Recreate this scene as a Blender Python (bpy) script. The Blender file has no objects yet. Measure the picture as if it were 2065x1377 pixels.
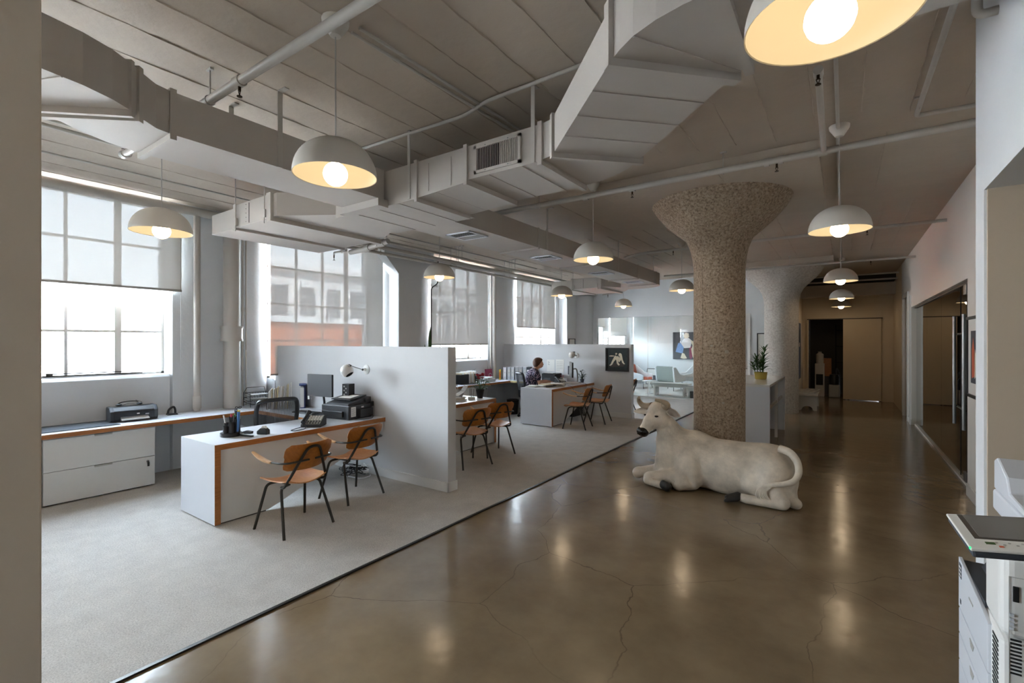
import bpy, bmesh, math, random
import numpy as np
from mathutils import Vector, Matrix
random.seed(7)
R = math.radians
PI = math.pi
SC = bpy.context.scene
COL = SC.collection

# ------------------------------------------------------------------ camera, sky, sun, exposure
cam_d = bpy.data.cameras.new('camera')
cam_d.sensor_width = 36.0
cam_d.lens = 957.0 / 2065.0 * 36.0
cam_d.clip_end = 300
cam_o = bpy.data.objects.new('camera', cam_d)
COL.objects.link(cam_o)
cam_o.location = (0, 0, 1.67)
cam_o.rotation_euler = (R(90), 0, math.atan2(670.5, 957.0))
SC.camera = cam_o

SC.view_settings.view_transform = 'Standard'
SC.view_settings.look = 'None'
SC.view_settings.gamma = 1
SC.view_settings.use_curve_mapping = False
SC.view_settings.exposure = 2.8

SKY = 7.5
world = bpy.data.worlds.new('sky')
SC.world = world
world.use_nodes = True
wn = world.node_tree.nodes
wl = world.node_tree.links
wn['Background'].inputs[1].default_value = SKY
tc = wn.new('ShaderNodeTexCoord')
sx = wn.new('ShaderNodeSeparateXYZ')
cr = wn.new('ShaderNodeValToRGB')
cr.color_ramp.elements[0].position = 0.0
cr.color_ramp.elements[0].color = (0.86, 0.92, 1.0, 1)
cr.color_ramp.elements[1].position = 0.8
cr.color_ramp.elements[1].color = (0.60, 0.76, 1.0, 1)
wl.new(tc.outputs['Generated'], sx.inputs[0])
wl.new(sx.outputs[2], cr.inputs[0])
wl.new(cr.outputs[0], wn['Background'].inputs[0])

sun_d = bpy.data.lights.new('sun', 'SUN')
sun_d.energy = 15
sun_d.angle = R(1)
sun_d.color = (1, 0.98, 0.96)
sun_o = bpy.data.objects.new('sun', sun_d)
COL.objects.link(sun_o)
sun_o.rotation_euler = (R(20), R(48), 0)     # shines towards -X, on the houses across the street
CEIL = 3.48
LAMP_PTS = [(-2.35, 1.62), (-4.77, 1.60), (-2.35, 4.97), (-4.83, 5.05), (-4.72, 8.50), (-2.44, 8.90), (-4.80, 12.0),
            (-0.035, 1.66), (-0.035, 4.84), (-0.05, 8.95), (-0.055, 12.55), (-0.075, 15.5)]
WINDOWS = [(-2.9, -1.0, 1.25), (0.57, 2.49, 1.25), (3.87, 5.77, 1.10), (7.25, 9.15, 1.25), (10.55, 12.45, 1.25), (14.25, 15.9, 1.25), (16.5, 18.0, 1.25)]  # first opening is unseen, added to let in more daylight
WTOP = 3.43
for i, (a, b, z) in enumerate(WINDOWS):      # sampling portals in the window openings: they add no light of their own
    pd = bpy.data.lights.new('window_portal', 'AREA')
    pd.shape = 'RECTANGLE'
    pd.size = WTOP - z
    pd.size_y = b - a
    pd.cycles.is_portal = True
    po = bpy.data.objects.new('window_portal', pd)
    COL.objects.link(po)
    po.location = (-7.52, (a + b) / 2, (z + WTOP) / 2)
    po.rotation_euler = (0, R(-90), 0)

# ------------------------------------------------------------------ materials
MATS = {}
def rgb(r, g, b):
    f = lambda c: ((c / 255 + 0.055) / 1.055) ** 2.4 if c / 255 > 0.04045 else c / 255 / 12.92
    return (f(r), f(g), f(b), 1)

def mat(name, col, rough=0.5, metal=0.0, bump=0.0, bscale=60, vary=0.0, vscale=3.0, coat=0.0, emit=None, estr=0, spec=None):
    m = bpy.data.materials.new(name)
    m.use_nodes = True
    nt = m.node_tree
    n, l = nt.nodes, nt.links
    p = n['Principled BSDF']
    c = rgb(*col)
    p.inputs['Base Color'].default_value = c
    p.inputs['Roughness'].default_value = rough
    p.inputs['Metallic'].default_value = metal
    if spec is not None:
        p.inputs['Specular IOR Level'].default_value = spec
    if coat:
        p.inputs['Coat Weight'].default_value = coat
    if emit:
        p.inputs['Emission Color'].default_value = rgb(*emit)
        p.inputs['Emission Strength'].default_value = estr
    t = n.new('ShaderNodeTexCoord')
    if vary:
        no = n.new('ShaderNodeTexNoise')
        no.inputs['Scale'].default_value = vscale
        no.inputs['Detail'].default_value = 6
        no.inputs['Roughness'].default_value = 0.6
        l.new(t.outputs['Object'], no.inputs['Vector'])
        mp = n.new('ShaderNodeMapRange')
        mp.inputs['To Min'].default_value = 1 - vary
        mp.inputs['To Max'].default_value = 1 + vary
        mp.inputs['From Min'].default_value = 0.3
        mp.inputs['From Max'].default_value = 0.7
        l.new(no.outputs['Fac'], mp.inputs['Value'])
        mx = n.new('ShaderNodeVectorMath')
        mx.operation = 'SCALE'
        mx.inputs[0].default_value = c[:3]
        l.new(mp.outputs[0], mx.inputs['Scale'])
        l.new(mx.outputs[0], p.inputs['Base Color'])
    if bump:
        nb = n.new('ShaderNodeTexNoise')
        nb.inputs['Scale'].default_value = bscale
        nb.inputs['Detail'].default_value = 4
        l.new(t.outputs['Object'], nb.inputs['Vector'])
        bp = n.new('ShaderNodeBump')
        bp.inputs['Strength'].default_value = bump
        bp.inputs['Distance'].default_value = 0.01
        l.new(nb.outputs['Fac'], bp.inputs['Height'])
        l.new(bp.outputs[0], p.inputs['Normal'])
    MATS[name] = m
    return m

mat('wall_paint', (213, 215, 217), 0.7, bump=0.12, bscale=25, vary=0.02)
mat('partition_paint', (207, 208, 210), 0.65, bump=0.08, bscale=40, vary=0.02)
mat('beige_wall', (186, 170, 150), 0.7, bump=0.08, bscale=40)
mat('lamplit_white', (222, 205, 178), 0.7, bump=0.08, bscale=40)  # warm lamplight coloured into the white paint at the corridor end
mat('ceiling_paint', (190, 176, 160), 0.75, bump=0.5, bscale=14, vary=0.06, vscale=1.6)
mat('duct_paint', (188, 180, 172), 0.7, bump=0.05, bscale=30, vary=0.02)
mat('pipe_paint', (190, 184, 176), 0.45)
mat('laminate', (215, 218, 224), 0.35, vary=0.01)
mat('cabinet_front', (216, 216, 214), 0.4)
mat('black_plastic', (30, 30, 33), 0.35)
mat('dark_plastic', (52, 53, 57), 0.5, bump=0.1, bscale=200)
mat('silver_plastic', (172, 170, 164), 0.4, metal=0.1)
mat('ear_inner', (172, 160, 146), 0.6)
mat('lamplit_wall', (218, 212, 204), 0.7, bump=0.08, bscale=30)  # wall paint with the lamps' warm tint put into its colour
mat('gunmetal', (62, 60, 56), 0.38, metal=0.7)
mat('steel', (150, 150, 150), 0.4, metal=1.0)
mat('brass_dark', (70, 55, 38), 0.4, metal=0.8)
mat('paper', (232, 230, 226), 0.8)
mat('paper_tan', (205, 188, 158), 0.8)
mat('ink', (70, 72, 80), 0.7)
mat('trim_dark', (70, 64, 58), 0.5)
mat('white_gloss', (225, 224, 222), 0.15)
mat('lamp_shell', (206, 199, 189), 0.5)
mat('lamp_white', (226, 226, 224), 0.3)
mat('lamp_inner', (138, 134, 118), 0.7)
mat('bulb', (255, 240, 210), 0.4, emit=(255, 226, 188), estr=4.8)
mat('cord', (190, 186, 180), 0.6)
mat('frame_black', (32, 31, 31), 0.4)
mat('mat_board', (222, 220, 214), 0.8)
mat('bull_white', (213, 201, 184), 0.5, bump=0.6, bscale=22, vary=0.22, vscale=6)
mat('bull_horn', (176, 158, 134), 0.45, vary=0.08, vscale=10)
mat('bull_black', (18, 17, 18), 0.12)
mat('hoof_black', (40, 38, 37), 0.4, bump=0.3, bscale=60)
mat('skin', (205, 160, 135), 0.55)
mat('hair', (92, 62, 50), 0.6, bump=0.8, bscale=120)
mat('navy_print', (34, 32, 60), 0.8)
mat('leaf', (56, 92, 42), 0.45, vary=0.25, vscale=25)
mat('leaf_dark', (34, 52, 30), 0.4, vary=0.25, vscale=25)
mat('petal', (190, 20, 34), 0.5)
mat('soil', (50, 40, 32), 0.9)
mat('gold', (190, 172, 92), 0.25, metal=0.5)
mat('orange_fabric', (206, 104, 74), 0.85)
mat('grey_fabric', (132, 138, 132), 0.9, bump=0.2, bscale=150)
mat('white_fabric', (222, 224, 226), 0.85, bump=0.1, bscale=150)
mat('charcoal', (66, 70, 76), 0.8)
mat('navy', (44, 62, 120), 0.5)
mat('dark_blue', (26, 38, 66), 0.5, vary=0.3, vscale=3)
mat('maroon', (140, 28, 74), 0.5)
mat('yellow', (222, 190, 60), 0.6)
mat('orange', (230, 120, 40), 0.6)
mat('green', (60, 160, 70), 0.5)
mat('pink', (225, 50, 110), 0.5)
mat('blue', (60, 110, 170), 0.5)
mat('sky_blue', (110, 150, 205), 0.6, vary=0.3, vscale=20)
mat('cup_white', (220, 222, 226), 0.25)
mat('binder_white', (214, 216, 220), 0.45)
mat('cream', (224, 214, 190), 0.7, vary=0.08, vscale=20)
mat('slate', (48, 58, 58), 0.7, vary=0.25, vscale=18)
mat('screen', (120, 118, 114), 0.25)
mat('led', (40, 220, 120), 0.4, emit=(40, 230, 120), estr=0.3)
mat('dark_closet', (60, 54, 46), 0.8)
mat('white_building', (226, 226, 226), 0.8)
mat('grey_building', (128, 130, 134), 0.7)
mat('orange_building', (196, 112, 76), 0.85, vary=0.1, vscale=0.5)
mat('asphalt', (120, 118, 115), 0.9)
mat('warm_white', (228, 226, 222), 0.4)
mat('vent_black', (16, 16, 16), 0.7)
mat('ceramic_chip', (172, 160, 144), 0.6)
mat('bench_white', (205, 200, 192), 0.5)

def wood(name, c1, c2, rough=0.4, sc=(1, 14, 14)):
    m = bpy.data.materials.new(name)
    m.use_nodes = True
    n, l = m.node_tree.nodes, m.node_tree.links
    p = n['Principled BSDF']
    t = n.new('ShaderNodeTexCoord')
    mp = n.new('ShaderNodeMapping')
    mp.inputs['Scale'].default_value = sc
    no = n.new('ShaderNodeTexNoise')
    no.inputs['Scale'].default_value = 5
    no.inputs['Detail'].default_value = 5
    no.inputs['Distortion'].default_value = 0.6
    r = n.new('ShaderNodeValToRGB')
    r.color_ramp.elements[0].position = 0.32
    r.color_ramp.elements[0].color = rgb(*c1)
    r.color_ramp.elements[1].position = 0.68
    r.color_ramp.elements[1].color = rgb(*c2)
    l.new(t.outputs['Object'], mp.inputs[0])
    l.new(mp.outputs[0], no.inputs['Vector'])
    l.new(no.outputs['Fac'], r.inputs[0])
    l.new(r.outputs[0], p.inputs['Base Color'])
    p.inputs['Roughness'].default_value = rough
    MATS[name] = m
wood('ply_edge', (150, 92, 42), (182, 118, 62), 0.45, (2, 2, 30))
wood('ply_pale', (205, 184, 130), (218, 200, 150), 0.45, (2, 2, 30))
wood('veneer_dark', (158, 92, 26), (184, 112, 40), 0.3, (4, 16, 2))
wood('veneer', (196, 134, 82), (214, 154, 100), 0.3, (16, 3, 3))
wood('arm_wood', (198, 152, 104), (216, 176, 134), 0.4, (16, 3, 3))

def speckle(name, base, spots, rough, scale, bump, thr=0.5, gloss_noise=0):
    """base colour mottled by two noises with fine dark and light grains"""
    m = bpy.data.materials.new(name)
    m.use_nodes = True
    n, l = m.node_tree.nodes, m.node_tree.links
    p = n['Principled BSDF']
    t = n.new('ShaderNodeTexCoord')
    a = n.new('ShaderNodeTexNoise')
    a.inputs['Scale'].default_value = scale
    a.inputs['Detail'].default_value = 8
    a.inputs['Roughness'].default_value = 0.75
    b = n.new('ShaderNodeTexNoise')
    b.inputs['Scale'].default_value = scale * 0.06
    b.inputs['Detail'].default_value = 5
    r = n.new('ShaderNodeValToRGB')
    e = r.color_ramp.elements
    e[0].position = 0.34
    e[0].color = rgb(*spots[0])
    if 'column' in name:
        w_ = e.new(0.42)
        w_.color = rgb(*[int(v * 0.92) for v in base])
    e[1].position = 0.66
    e[1].color = rgb(*spots[1])
    q = e.new(0.5)
    q.color = rgb(*base)
    mx = n.new('ShaderNodeMix')
    mx.data_type = 'RGBA'
    mx.blend_type = 'MULTIPLY'
    mx.inputs['Factor'].default_value = 0.5
    r2 = n.new('ShaderNodeValToRGB')
    r2.color_ramp.elements[0].color = (0.78, 0.78, 0.78, 1)
    r2.color_ramp.elements[0].position = 0.3
    r2.color_ramp.elements[1].position = 0.65
    l.new(t.outputs['Object'], a.inputs['Vector'])
    l.new(t.outputs['Object'], b.inputs['Vector'])
    l.new(a.outputs['Fac'], r.inputs[0])
    l.new(b.outputs['Fac'], r2.inputs[0])
    l.new(r.outputs[0], mx.inputs['A'])
    l.new(r2.outputs[0], mx.inputs['B'])
    l.new(mx.outputs['Result'], p.inputs['Base Color'])
    p.inputs['Roughness'].default_value = rough
    bp = n.new('ShaderNodeBump')
    bp.inputs['Strength'].default_value = bump
    bp.inputs['Distance'].default_value = 0.01
    l.new(a.outputs['Fac'], bp.inputs['Height'])
    l.new(bp.outputs[0], p.inputs['Normal'])
    MATS[name] = m
    return m
speckle('carpet', (196, 190, 182), ((166, 160, 152), (216, 210, 203)), 0.95, 110, 0.6)
speckle('column_concrete', (168, 147, 124), ((92, 76, 60), (200, 182, 160)), 0.85, 42, 1.0)
speckle('column_painted', (198, 190, 180), ((170, 160, 150), (214, 208, 200)), 0.7, 26, 1.0)

# polished concrete floor: mottled, with fine cracks
def floor_material():
    m = bpy.data.materials.new('polished_concrete')
    m.use_nodes = True
    n, l = m.node_tree.nodes, m.node_tree.links
    p = n['Principled BSDF']
    t = n.new('ShaderNodeTexCoord')
    a = n.new('ShaderNodeTexNoise')
    a.inputs['Scale'].default_value = 1.1
    a.inputs['Detail'].default_value = 9
    a.inputs['Roughness'].default_value = 0.62
    l.new(t.outputs['Object'], a.inputs['Vector'])
    r = n.new('ShaderNodeValToRGB')
    r.color_ramp.elements[0].position = 0.3
    r.color_ramp.elements[0].color = rgb(106, 88, 66)
    r.color_ramp.elements[1].position = 0.7
    r.color_ramp.elements[1].color = rgb(140, 121, 94)
    l.new(a.outputs['Fac'], r.inputs[0])
    # cracks: warped voronoi borders, broken up by a mask
    w = n.new('ShaderNodeTexNoise')
    w.inputs['Scale'].default_value = 2.2
    w.inputs['Detail'].default_value = 5
    l.new(t.outputs['Object'], w.inputs['Vector'])
    sc_ = n.new('ShaderNodeVectorMath')
    sc_.operation = 'SCALE'
    sc_.inputs["Scale"].default_value = 0.22
    l.new(w.outputs['Color'], sc_.inputs[0])
    ad = n.new('ShaderNodeVectorMath')
    ad.operation = 'ADD'
    l.new(t.outputs['Object'], ad.inputs[0])
    l.new(sc_.outputs[0], ad.inputs[1])
    v = n.new('ShaderNodeTexVoronoi')
    v.feature = 'DISTANCE_TO_EDGE'
    v.inputs['Scale'].default_value = 0.75
    l.new(ad.outputs[0], v.inputs['Vector'])
    c = n.new('ShaderNodeMapRange')
    c.inputs['From Min'].default_value = 0.0
    c.inputs['From Max'].default_value = 0.0035
    c.inputs['To Min'].default_value = 1.0
    c.inputs['To Max'].default_value = 0.0
    l.new(v.outputs['Distance'], c.inputs['Value'])
    mk = n.new('ShaderNodeTexNoise')
    mk.inputs['Scale'].default_value = 0.8
    l.new(t.outputs['Object'], mk.inputs['Vector'])
    mr = n.new('ShaderNodeMapRange')
    mr.inputs['From Min'].default_value = 0.40
    mr.inputs['From Max'].default_value = 0.52
    l.new(mk.outputs['Fac'], mr.inputs['Value'])
    mu = n.new('ShaderNodeMath')
    mu.operation = 'MULTIPLY'
    l.new(c.outputs[0], mu.inputs[0])
    l.new(mr.outputs[0], mu.inputs[1])
    mu2 = n.new('ShaderNodeMath')
    mu2.operation = 'MULTIPLY'
    mu2.inputs[1].default_value = 0.65
    l.new(mu.outputs[0], mu2.inputs[0])
    mx = n.new('ShaderNodeMix')
    mx.data_type = 'RGBA'
    mx.inputs['B'].default_value = rgb(58, 48, 38)
    l.new(mu2.outputs[0], mx.inputs['Factor'])
    l.new(r.outputs[0], mx.inputs['A'])
    l.new(mx.outputs['Result'], p.inputs['Base Color'])
    rr = n.new('ShaderNodeMapRange')
    rr.inputs['From Min'].default_value = 0.1
    rr.inputs['From Max'].default_value = 0.9
    rr.inputs['To Min'].default_value = 0.12
    rr.inputs['To Max'].default_value = 0.22
    l.new(a.outputs['Fac'], rr.inputs['Value'])
    l.new(rr.outputs[0], p.inputs['Roughness'])
    b2 = n.new('ShaderNodeTexNoise')
    b2.inputs['Scale'].default_value = 5
    b2.inputs['Detail'].default_value = 6
    l.new(t.outputs['Object'], b2.inputs['Vector'])
    bp = n.new('ShaderNodeBump')
    bp.inputs['Strength'].default_value = 0.12
    bp.inputs['Distance'].default_value = 0.02
    l.new(b2.outputs['Fac'], bp.inputs['Height'])
    l.new(bp.outputs[0], p.inputs['Normal'])
    p.inputs['Specular IOR Level'].default_value = 0.6
    MATS['polished_concrete'] = m
floor_material()

def glass(name, tint, refl=1.0, base=0.04):
    m = bpy.data.materials.new(name)
    m.use_nodes = True
    n, l = m.node_tree.nodes, m.node_tree.links
    n.remove(n['Principled BSDF'])
    o = n['Material Output']
    t = n.new('ShaderNodeBsdfTransparent')
    t.inputs[0].default_value = (*tint, 1)
    g = n.new('ShaderNodeBsdfGlossy')
    g.inputs['Roughness'].default_value = 0.0
    fr = n.new('ShaderNodeFresnel')
    fr.inputs['IOR'].default_value = 1.5
    ml = n.new('ShaderNodeMath')
    ml.operation = 'MULTIPLY_ADD'
    ml.use_clamp = True
    ml.inputs[1].default_value = refl
    ml.inputs[2].default_value = base
    l.new(fr.outputs[0], ml.inputs[0])
    mx = n.new('ShaderNodeMixShader')
    l.new(ml.outputs[0], mx.inputs[0])
    l.new(t.outputs[0], mx.inputs[1])
    l.new(g.outputs[0], mx.inputs[2])
    l.new(mx.outputs[0], o.inputs[0])
    MATS[name] = m
glass('window_glass', (0.96, 0.98, 0.97), 0.6, 0.0)
glass('clear_glass', (0.94, 0.97, 0.96), 1.2, 0.02)
glass('dark_glass', (0.62, 0.70, 0.64), 1.6, 0.05)

def shade_fabric(name='shade_fabric', openness=0.10, trans=0.35, col=(0.78, 0.77, 0.74)):
    m = bpy.data.materials.new(name)
    m.use_nodes = True
    n, l = m.node_tree.nodes, m.node_tree.links
    n.remove(n['Principled BSDF'])
    o = n['Material Output']
    d = n.new('ShaderNodeBsdfDiffuse')
    d.inputs[0].default_value = (*col, 1)
    tr = n.new('ShaderNodeBsdfTranslucent')
    tr.inputs[0].default_value = (col[0] * trans, col[1] * trans, col[2] * trans, 1)
    ad = n.new('ShaderNodeAddShader')
    l.new(d.outputs[0], ad.inputs[0])
    l.new(tr.outputs[0], ad.inputs[1])
    t = n.new('ShaderNodeBsdfTransparent')
    mx = n.new('ShaderNodeMixShader')
    mx.inputs[0].default_value = openness
    l.new(ad.outputs[0], mx.inputs[1])
    l.new(t.outputs[0], mx.inputs[2])
    l.new(mx.outputs[0], o.inputs[0])
    MATS[name] = m
shade_fabric("shade_fabric", 0.013, 0.006)
shade_fabric('mesh_fabric', 0.35, 0.02, (0.08, 0.08, 0.085))

def print_cloth():
    m = MATS['navy_print']
    n, l = m.node_tree.nodes, m.node_tree.links
    p = n['Principled BSDF']
    t = n.new('ShaderNodeTexCoord')
    w = n.new('ShaderNodeTexWave')
    w.inputs['Scale'].default_value = 5
    w.inputs['Distortion'].default_value = 14
    w.inputs['Detail'].default_value = 1
    w.inputs['Detail Scale'].default_value = 2.2
    r = n.new('ShaderNodeValToRGB')
    r.color_ramp.elements[0].position = 0.72
    r.color_ramp.elements[0].color = rgb(32, 30, 58)
    r.color_ramp.elements[1].position = 0.8
    r.color_ramp.elements[1].color = rgb(168, 150, 170)
    l.new(t.outputs['Object'], w.inputs['Vector'])
    l.new(w.outputs['Fac'], r.inputs[0])
    l.new(r.outputs[0], p.inputs['Base Color'])
print_cloth()

# ------------------------------------------------------------------ mesh helpers
class MB:
    def __init__(s):
        s.bm = bmesh.new()
    def box(s, x0, x1, y0, y1, z0, z1):
        v = [s.bm.verts.new((x, y, z)) for z in (z0, z1) for y in (y0, y1) for x in (x0, x1)]
        for f in ((0, 2, 3, 1), (4, 5, 7, 6), (0, 1, 5, 4), (2, 6, 7, 3), (0, 4, 6, 2), (1, 3, 7, 5)):
            s.bm.faces.new([v[i] for i in f])
        return s
    def obox(s, c, size, rz=0, rx=0, ry=0):
        M = Matrix.Translation(c) @ Matrix.Rotation(rz, 4, 'Z') @ Matrix.Rotation(ry, 4, 'Y') @ Matrix.Rotation(rx, 4, 'X')
        a, b, d = size[0] / 2, size[1] / 2, size[2] / 2
        v = [s.bm.verts.new(M @ Vector((x, y, z))) for z in (-d, d) for y in (-b, b) for x in (-a, a)]
        for f in ((0, 2, 3, 1), (4, 5, 7, 6), (0, 1, 5, 4), (2, 6, 7, 3), (0, 4, 6, 2), (1, 3, 7, 5)):
            s.bm.faces.new([v[i] for i in f])
        return s
    def prism(s, poly, lo, hi, axis='z'):
        """extrude a closed polygon; axis z: (x,y), axis x: (y,z), axis y: (x,z)"""
        def P(a, b, h):
            return (a, b, h) if axis == 'z' else (h, a, b) if axis == 'x' else (a, h, b)
        A = [s.bm.verts.new(P(a, b, lo)) for a, b in poly]
        B = [s.bm.verts.new(P(a, b, hi)) for a, b in poly]
        n = len(poly)
        s.bm.faces.new(A)
        s.bm.faces.new(B[::-1])
        for i in range(n):
            s.bm.faces.new((A[i], B[i], B[(i + 1) % n], A[(i + 1) % n]))
        return s
    def lathe(s, prof, c=(0, 0, 0), seg=24, M=None, cap=True):
        M = M or Matrix.Identity(4)
        rings = []
        for r, z in prof:
            if r < 1e-6:
                rings.append([s.bm.verts.new(Vector(c) + M @ Vector((0, 0, z)))])
            else:
                rings.append([s.bm.verts.new(Vector(c) + M @ Vector((r * math.cos(2 * PI * k / seg), r * math.sin(2 * PI * k / seg), z))) for k in range(seg)])
        for a, b in zip(rings, rings[1:]):
            for k in range(seg):
                j = (k + 1) % seg
                if len(a) == 1 and len(b) == 1:
                    continue
                if len(a) == 1:
                    s.bm.faces.new((a[0], b[j], b[k]))
                elif len(b) == 1:
                    s.bm.faces.new((a[k], a[j], b[0]))
                else:
                    s.bm.faces.new((a[k], a[j], b[j], b[k]))
        if cap:
            for g, rv in ((rings[0], 1), (rings[-1], 0)):
                if len(g) > 1:
                    s.bm.faces.new(g[::-1] if rv else g)
        return s
    def sphere(s, c, r, seg=16, rings=10, sc=(1, 1, 1), M=None):
        M = (M or Matrix.Identity(4)) @ Matrix.Diagonal((*sc, 1))
        return s.lathe([(r * math.sin(PI * i / rings), -r * math.cos(PI * i / rings)) for i in range(rings + 1)], c, seg, M, cap=False)
    def cyl(s, a, b, r, seg=12, r2=None):
        a, b = Vector(a), Vector(b)
        d = b - a
        M = d.to_track_quat('Z', 'Y').to_matrix().to_4x4()
        return s.lathe([(r, 0), (r if r2 is None else r2, d.length)], a, seg, M)
    def tube(s, pts, r, seg=8, closed=False):
        pts = [Vector(p) for p in pts]
        n = len(pts)
        rad = r if isinstance(r, (list, tuple)) else [r] * n
        up = None
        rings = []
        for i, p in enumerate(pts):
            if closed:
                t = (pts[(i + 1) % n] - pts[i - 1]).normalized()
            else:
                t = (pts[min(i + 1, n - 1)] - pts[max(i - 1, 0)]).normalized()
            if up is None:
                up = t.orthogonal().normalized()
            up = (up - t * up.dot(t))
            up = up.normalized() if up.length > 1e-5 else t.orthogonal().normalized()
            q = t.cross(up)
            rings.append([s.bm.verts.new(p + (up * math.cos(2 * PI * k / seg) + q * math.sin(2 * PI * k / seg)) * rad[i]) for k in range(seg)])
        rng = range(n) if closed else range(n - 1)
        for i in rng:
            a, b = rings[i], rings[(i + 1) % n]
            for k in range(seg):
                j = (k + 1) % seg
                s.bm.faces.new((a[k], a[j], b[j], b[k]))
        if not closed:
            s.bm.faces.new(rings[0][::-1])
            s.bm.faces.new(rings[-1])
        return s
    def grid(s, f, nu, nv):
        V = [[s.bm.verts.new(f(i / nu, j / nv)) for j in range(nv + 1)] for i in range(nu + 1)]
        for i in range(nu):
            for j in range(nv):
                s.bm.faces.new((V[i][j], V[i + 1][j], V[i + 1][j + 1], V[i][j + 1]))
        return s
    def sheet(s, f, nu, nv, th):
        """grid surface with thickness th (a solidified sheet)"""
        k0 = len(s.bm.faces)
        s.bm.faces.ensure_lookup_table()
        n0 = len(s.bm.verts)
        s.grid(f, nu, nv)
        s.bm.faces.ensure_lookup_table()
        fs = list(s.bm.faces)[k0:]
        bmesh.ops.recalc_face_normals(s.bm, faces=fs)
        bmesh.ops.solidify(s.bm, geom=fs, thickness=th)
        return s
    def build(s, name, m, parent=None, smooth=False, bevel=0, seg=2, loc=None):
        bmesh.ops.recalc_face_normals(s.bm, faces=s.bm.faces)
        me = bpy.data.meshes.new(name)
        s.bm.to_mesh(me)
        s.bm.free()
        o = bpy.data.objects.new(name, me)
        COL.objects.link(o)
        me.materials.append(MATS[m])
        if smooth:
            for p in me.polygons:
                p.use_smooth = True
            md = o.modifiers.new('edges', 'EDGE_SPLIT')
            md.split_angle = R(40)
        if bevel:
            b = o.modifiers.new('bevel', 'BEVEL')
            b.width = bevel
            b.segments = seg
            b.limit_method = 'ANGLE'
            b.angle_limit = R(40)
        if parent:
            o.parent = parent
        if loc:
            o.location = loc
        return o

def thing(name, label, cat, loc=(0, 0, 0), rz=0, group=None):
    o = bpy.data.objects.new(name, None)
    o.empty_display_size = 0.1
    COL.objects.link(o)
    o.location = loc
    o.rotation_euler = (0, 0, rz)
    o['label'] = label
    o['category'] = cat
    if group:
        o['group'] = group
    return o
def tag(o, label, cat, group=None):
    o['label'] = label
    o['category'] = cat
    if group:
        o['group'] = group
    return o
def struct(o):
    o['kind'] = 'structure'
    return o
def sroot(name, loc=(0, 0, 0)):
    o = bpy.data.objects.new(name, None)
    COL.objects.link(o)
    o.location = loc
    o['kind'] = 'structure'
    return o
def box(*a):
    return MB().box(*a)
def kids(o):
    return [c for c in list(COL.objects) if c.parent == o]
def dup(root, loc, rz, label=None, group=None):
    r = root.copy()
    COL.objects.link(r)
    r.location = loc
    r.rotation_euler = (0, 0, rz)
    if label:
        r['label'] = label
    if group:
        r['group'] = group
    for ch in kids(root):
        c = ch.copy()
        COL.objects.link(c)
        c.parent = r
        for g in kids(ch):
            d = g.copy()
            COL.objects.link(d)
            d.parent = c
    return r
def arc(cx, cy, r, a0, a1, n=8):
    return [(cx + r * math.cos(R(a0 + (a1 - a0) * i / n)), cy + r * math.sin(R(a0 + (a1 - a0) * i / n))) for i in range(n + 1)]
def smooth_path(pts, n=6, rad=0.06):
    """round the corners of a polyline"""
    pts = [Vector(p) for p in pts]
    out = [pts[0]]
    for a, b, c in zip(pts, pts[1:], pts[2:]):
        d1, d2 = (a - b), (c - b)
        k = min(rad, d1.length * 0.45, d2.length * 0.45)
        p0, p2 = b + d1.normalized() * k, b + d2.normalized() * k
        for i in range(n + 1):
            t = i / n
            out.append(p0 * (1 - t) ** 2 + b * 2 * t * (1 - t) + p2 * t ** 2)
    out.append(pts[-1])
    return out

# ---- implicit surfaces for the bull and the person (smooth union of tapered capsules and ellipsoids)
def surface_net(field, lo, hi, h):
    ax = [np.arange(a, b + h, h) for a, b in zip(lo, hi)]
    G = np.meshgrid(*ax, indexing='ij')
    F = field(*G)
    S = F < 0
    nx, ny, nz = F.shape
    corner = [(i, j, k) for i in (0, 1) for j in (0, 1) for k in (0, 1)]
    def C(A, c):
        return A[c[0]:nx - 1 + c[0], c[1]:ny - 1 + c[1], c[2]:nz - 1 + c[2]]
    num = np.zeros((nx - 1, ny - 1, nz - 1, 3))
    cnt = np.zeros((nx - 1, ny - 1, nz - 1))
    for c in corner:
        for d in range(3):
            if c[d]:
                continue
            e = list(c)
            e[d] = 1
            a, b = C(F, c), C(F, e)
            cr_ = (a < 0) != (b < 0)
            t = np.where(cr_, a / np.where(cr_, a - b, 1), 0)
            for q in range(3):
                base = c[q] + (t if q == d else 0)
                num[..., q] += np.where(cr_, base, 0)
            cnt += cr_
    act = cnt > 0
    idx = -np.ones(act.shape, int)
    idx[act] = np.arange(act.sum())
    I = np.argwhere(act)
    V = (I + num[act] / cnt[act][:, None]) * h + np.array(lo)
    faces = []
    for d in range(3):
        e = [0, 0, 0]
        e[d] = 1
        a = S[:nx - e[0], :ny - e[1], :nz - e[2]]
        b = S[e[0]:, e[1]:, e[2]:]
        P = np.argwhere(a != b)
        u, w = [(1, 2), (2, 0), (0, 1)][d]
        P = P[(P[:, u] > 0) & (P[:, w] > 0)]
        lim = np.array(act.shape)
        P = P[(P < lim).all(1)]
        du = np.zeros(3, int)
        du[u] = 1
        dw = np.zeros(3, int)
        dw[w] = 1
        q = [idx[tuple(p.T)] for p in (P, P - du, P - du - dw, P - dw)]
        Q = np.stack(q, 1)
        sg = a[tuple(P.T)]
        Q[sg] = Q[sg][:, ::-1]
        faces.append(Q)
    Fc = np.concatenate(faces)
    Fc = Fc[(Fc >= 0).all(1)]
    return V, Fc
def smin(a, b, k):
    h = np.clip(0.5 + 0.5 * (b - a) / k, 0, 1)
    return b * (1 - h) + a * h - k * h * (1 - h)
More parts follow.
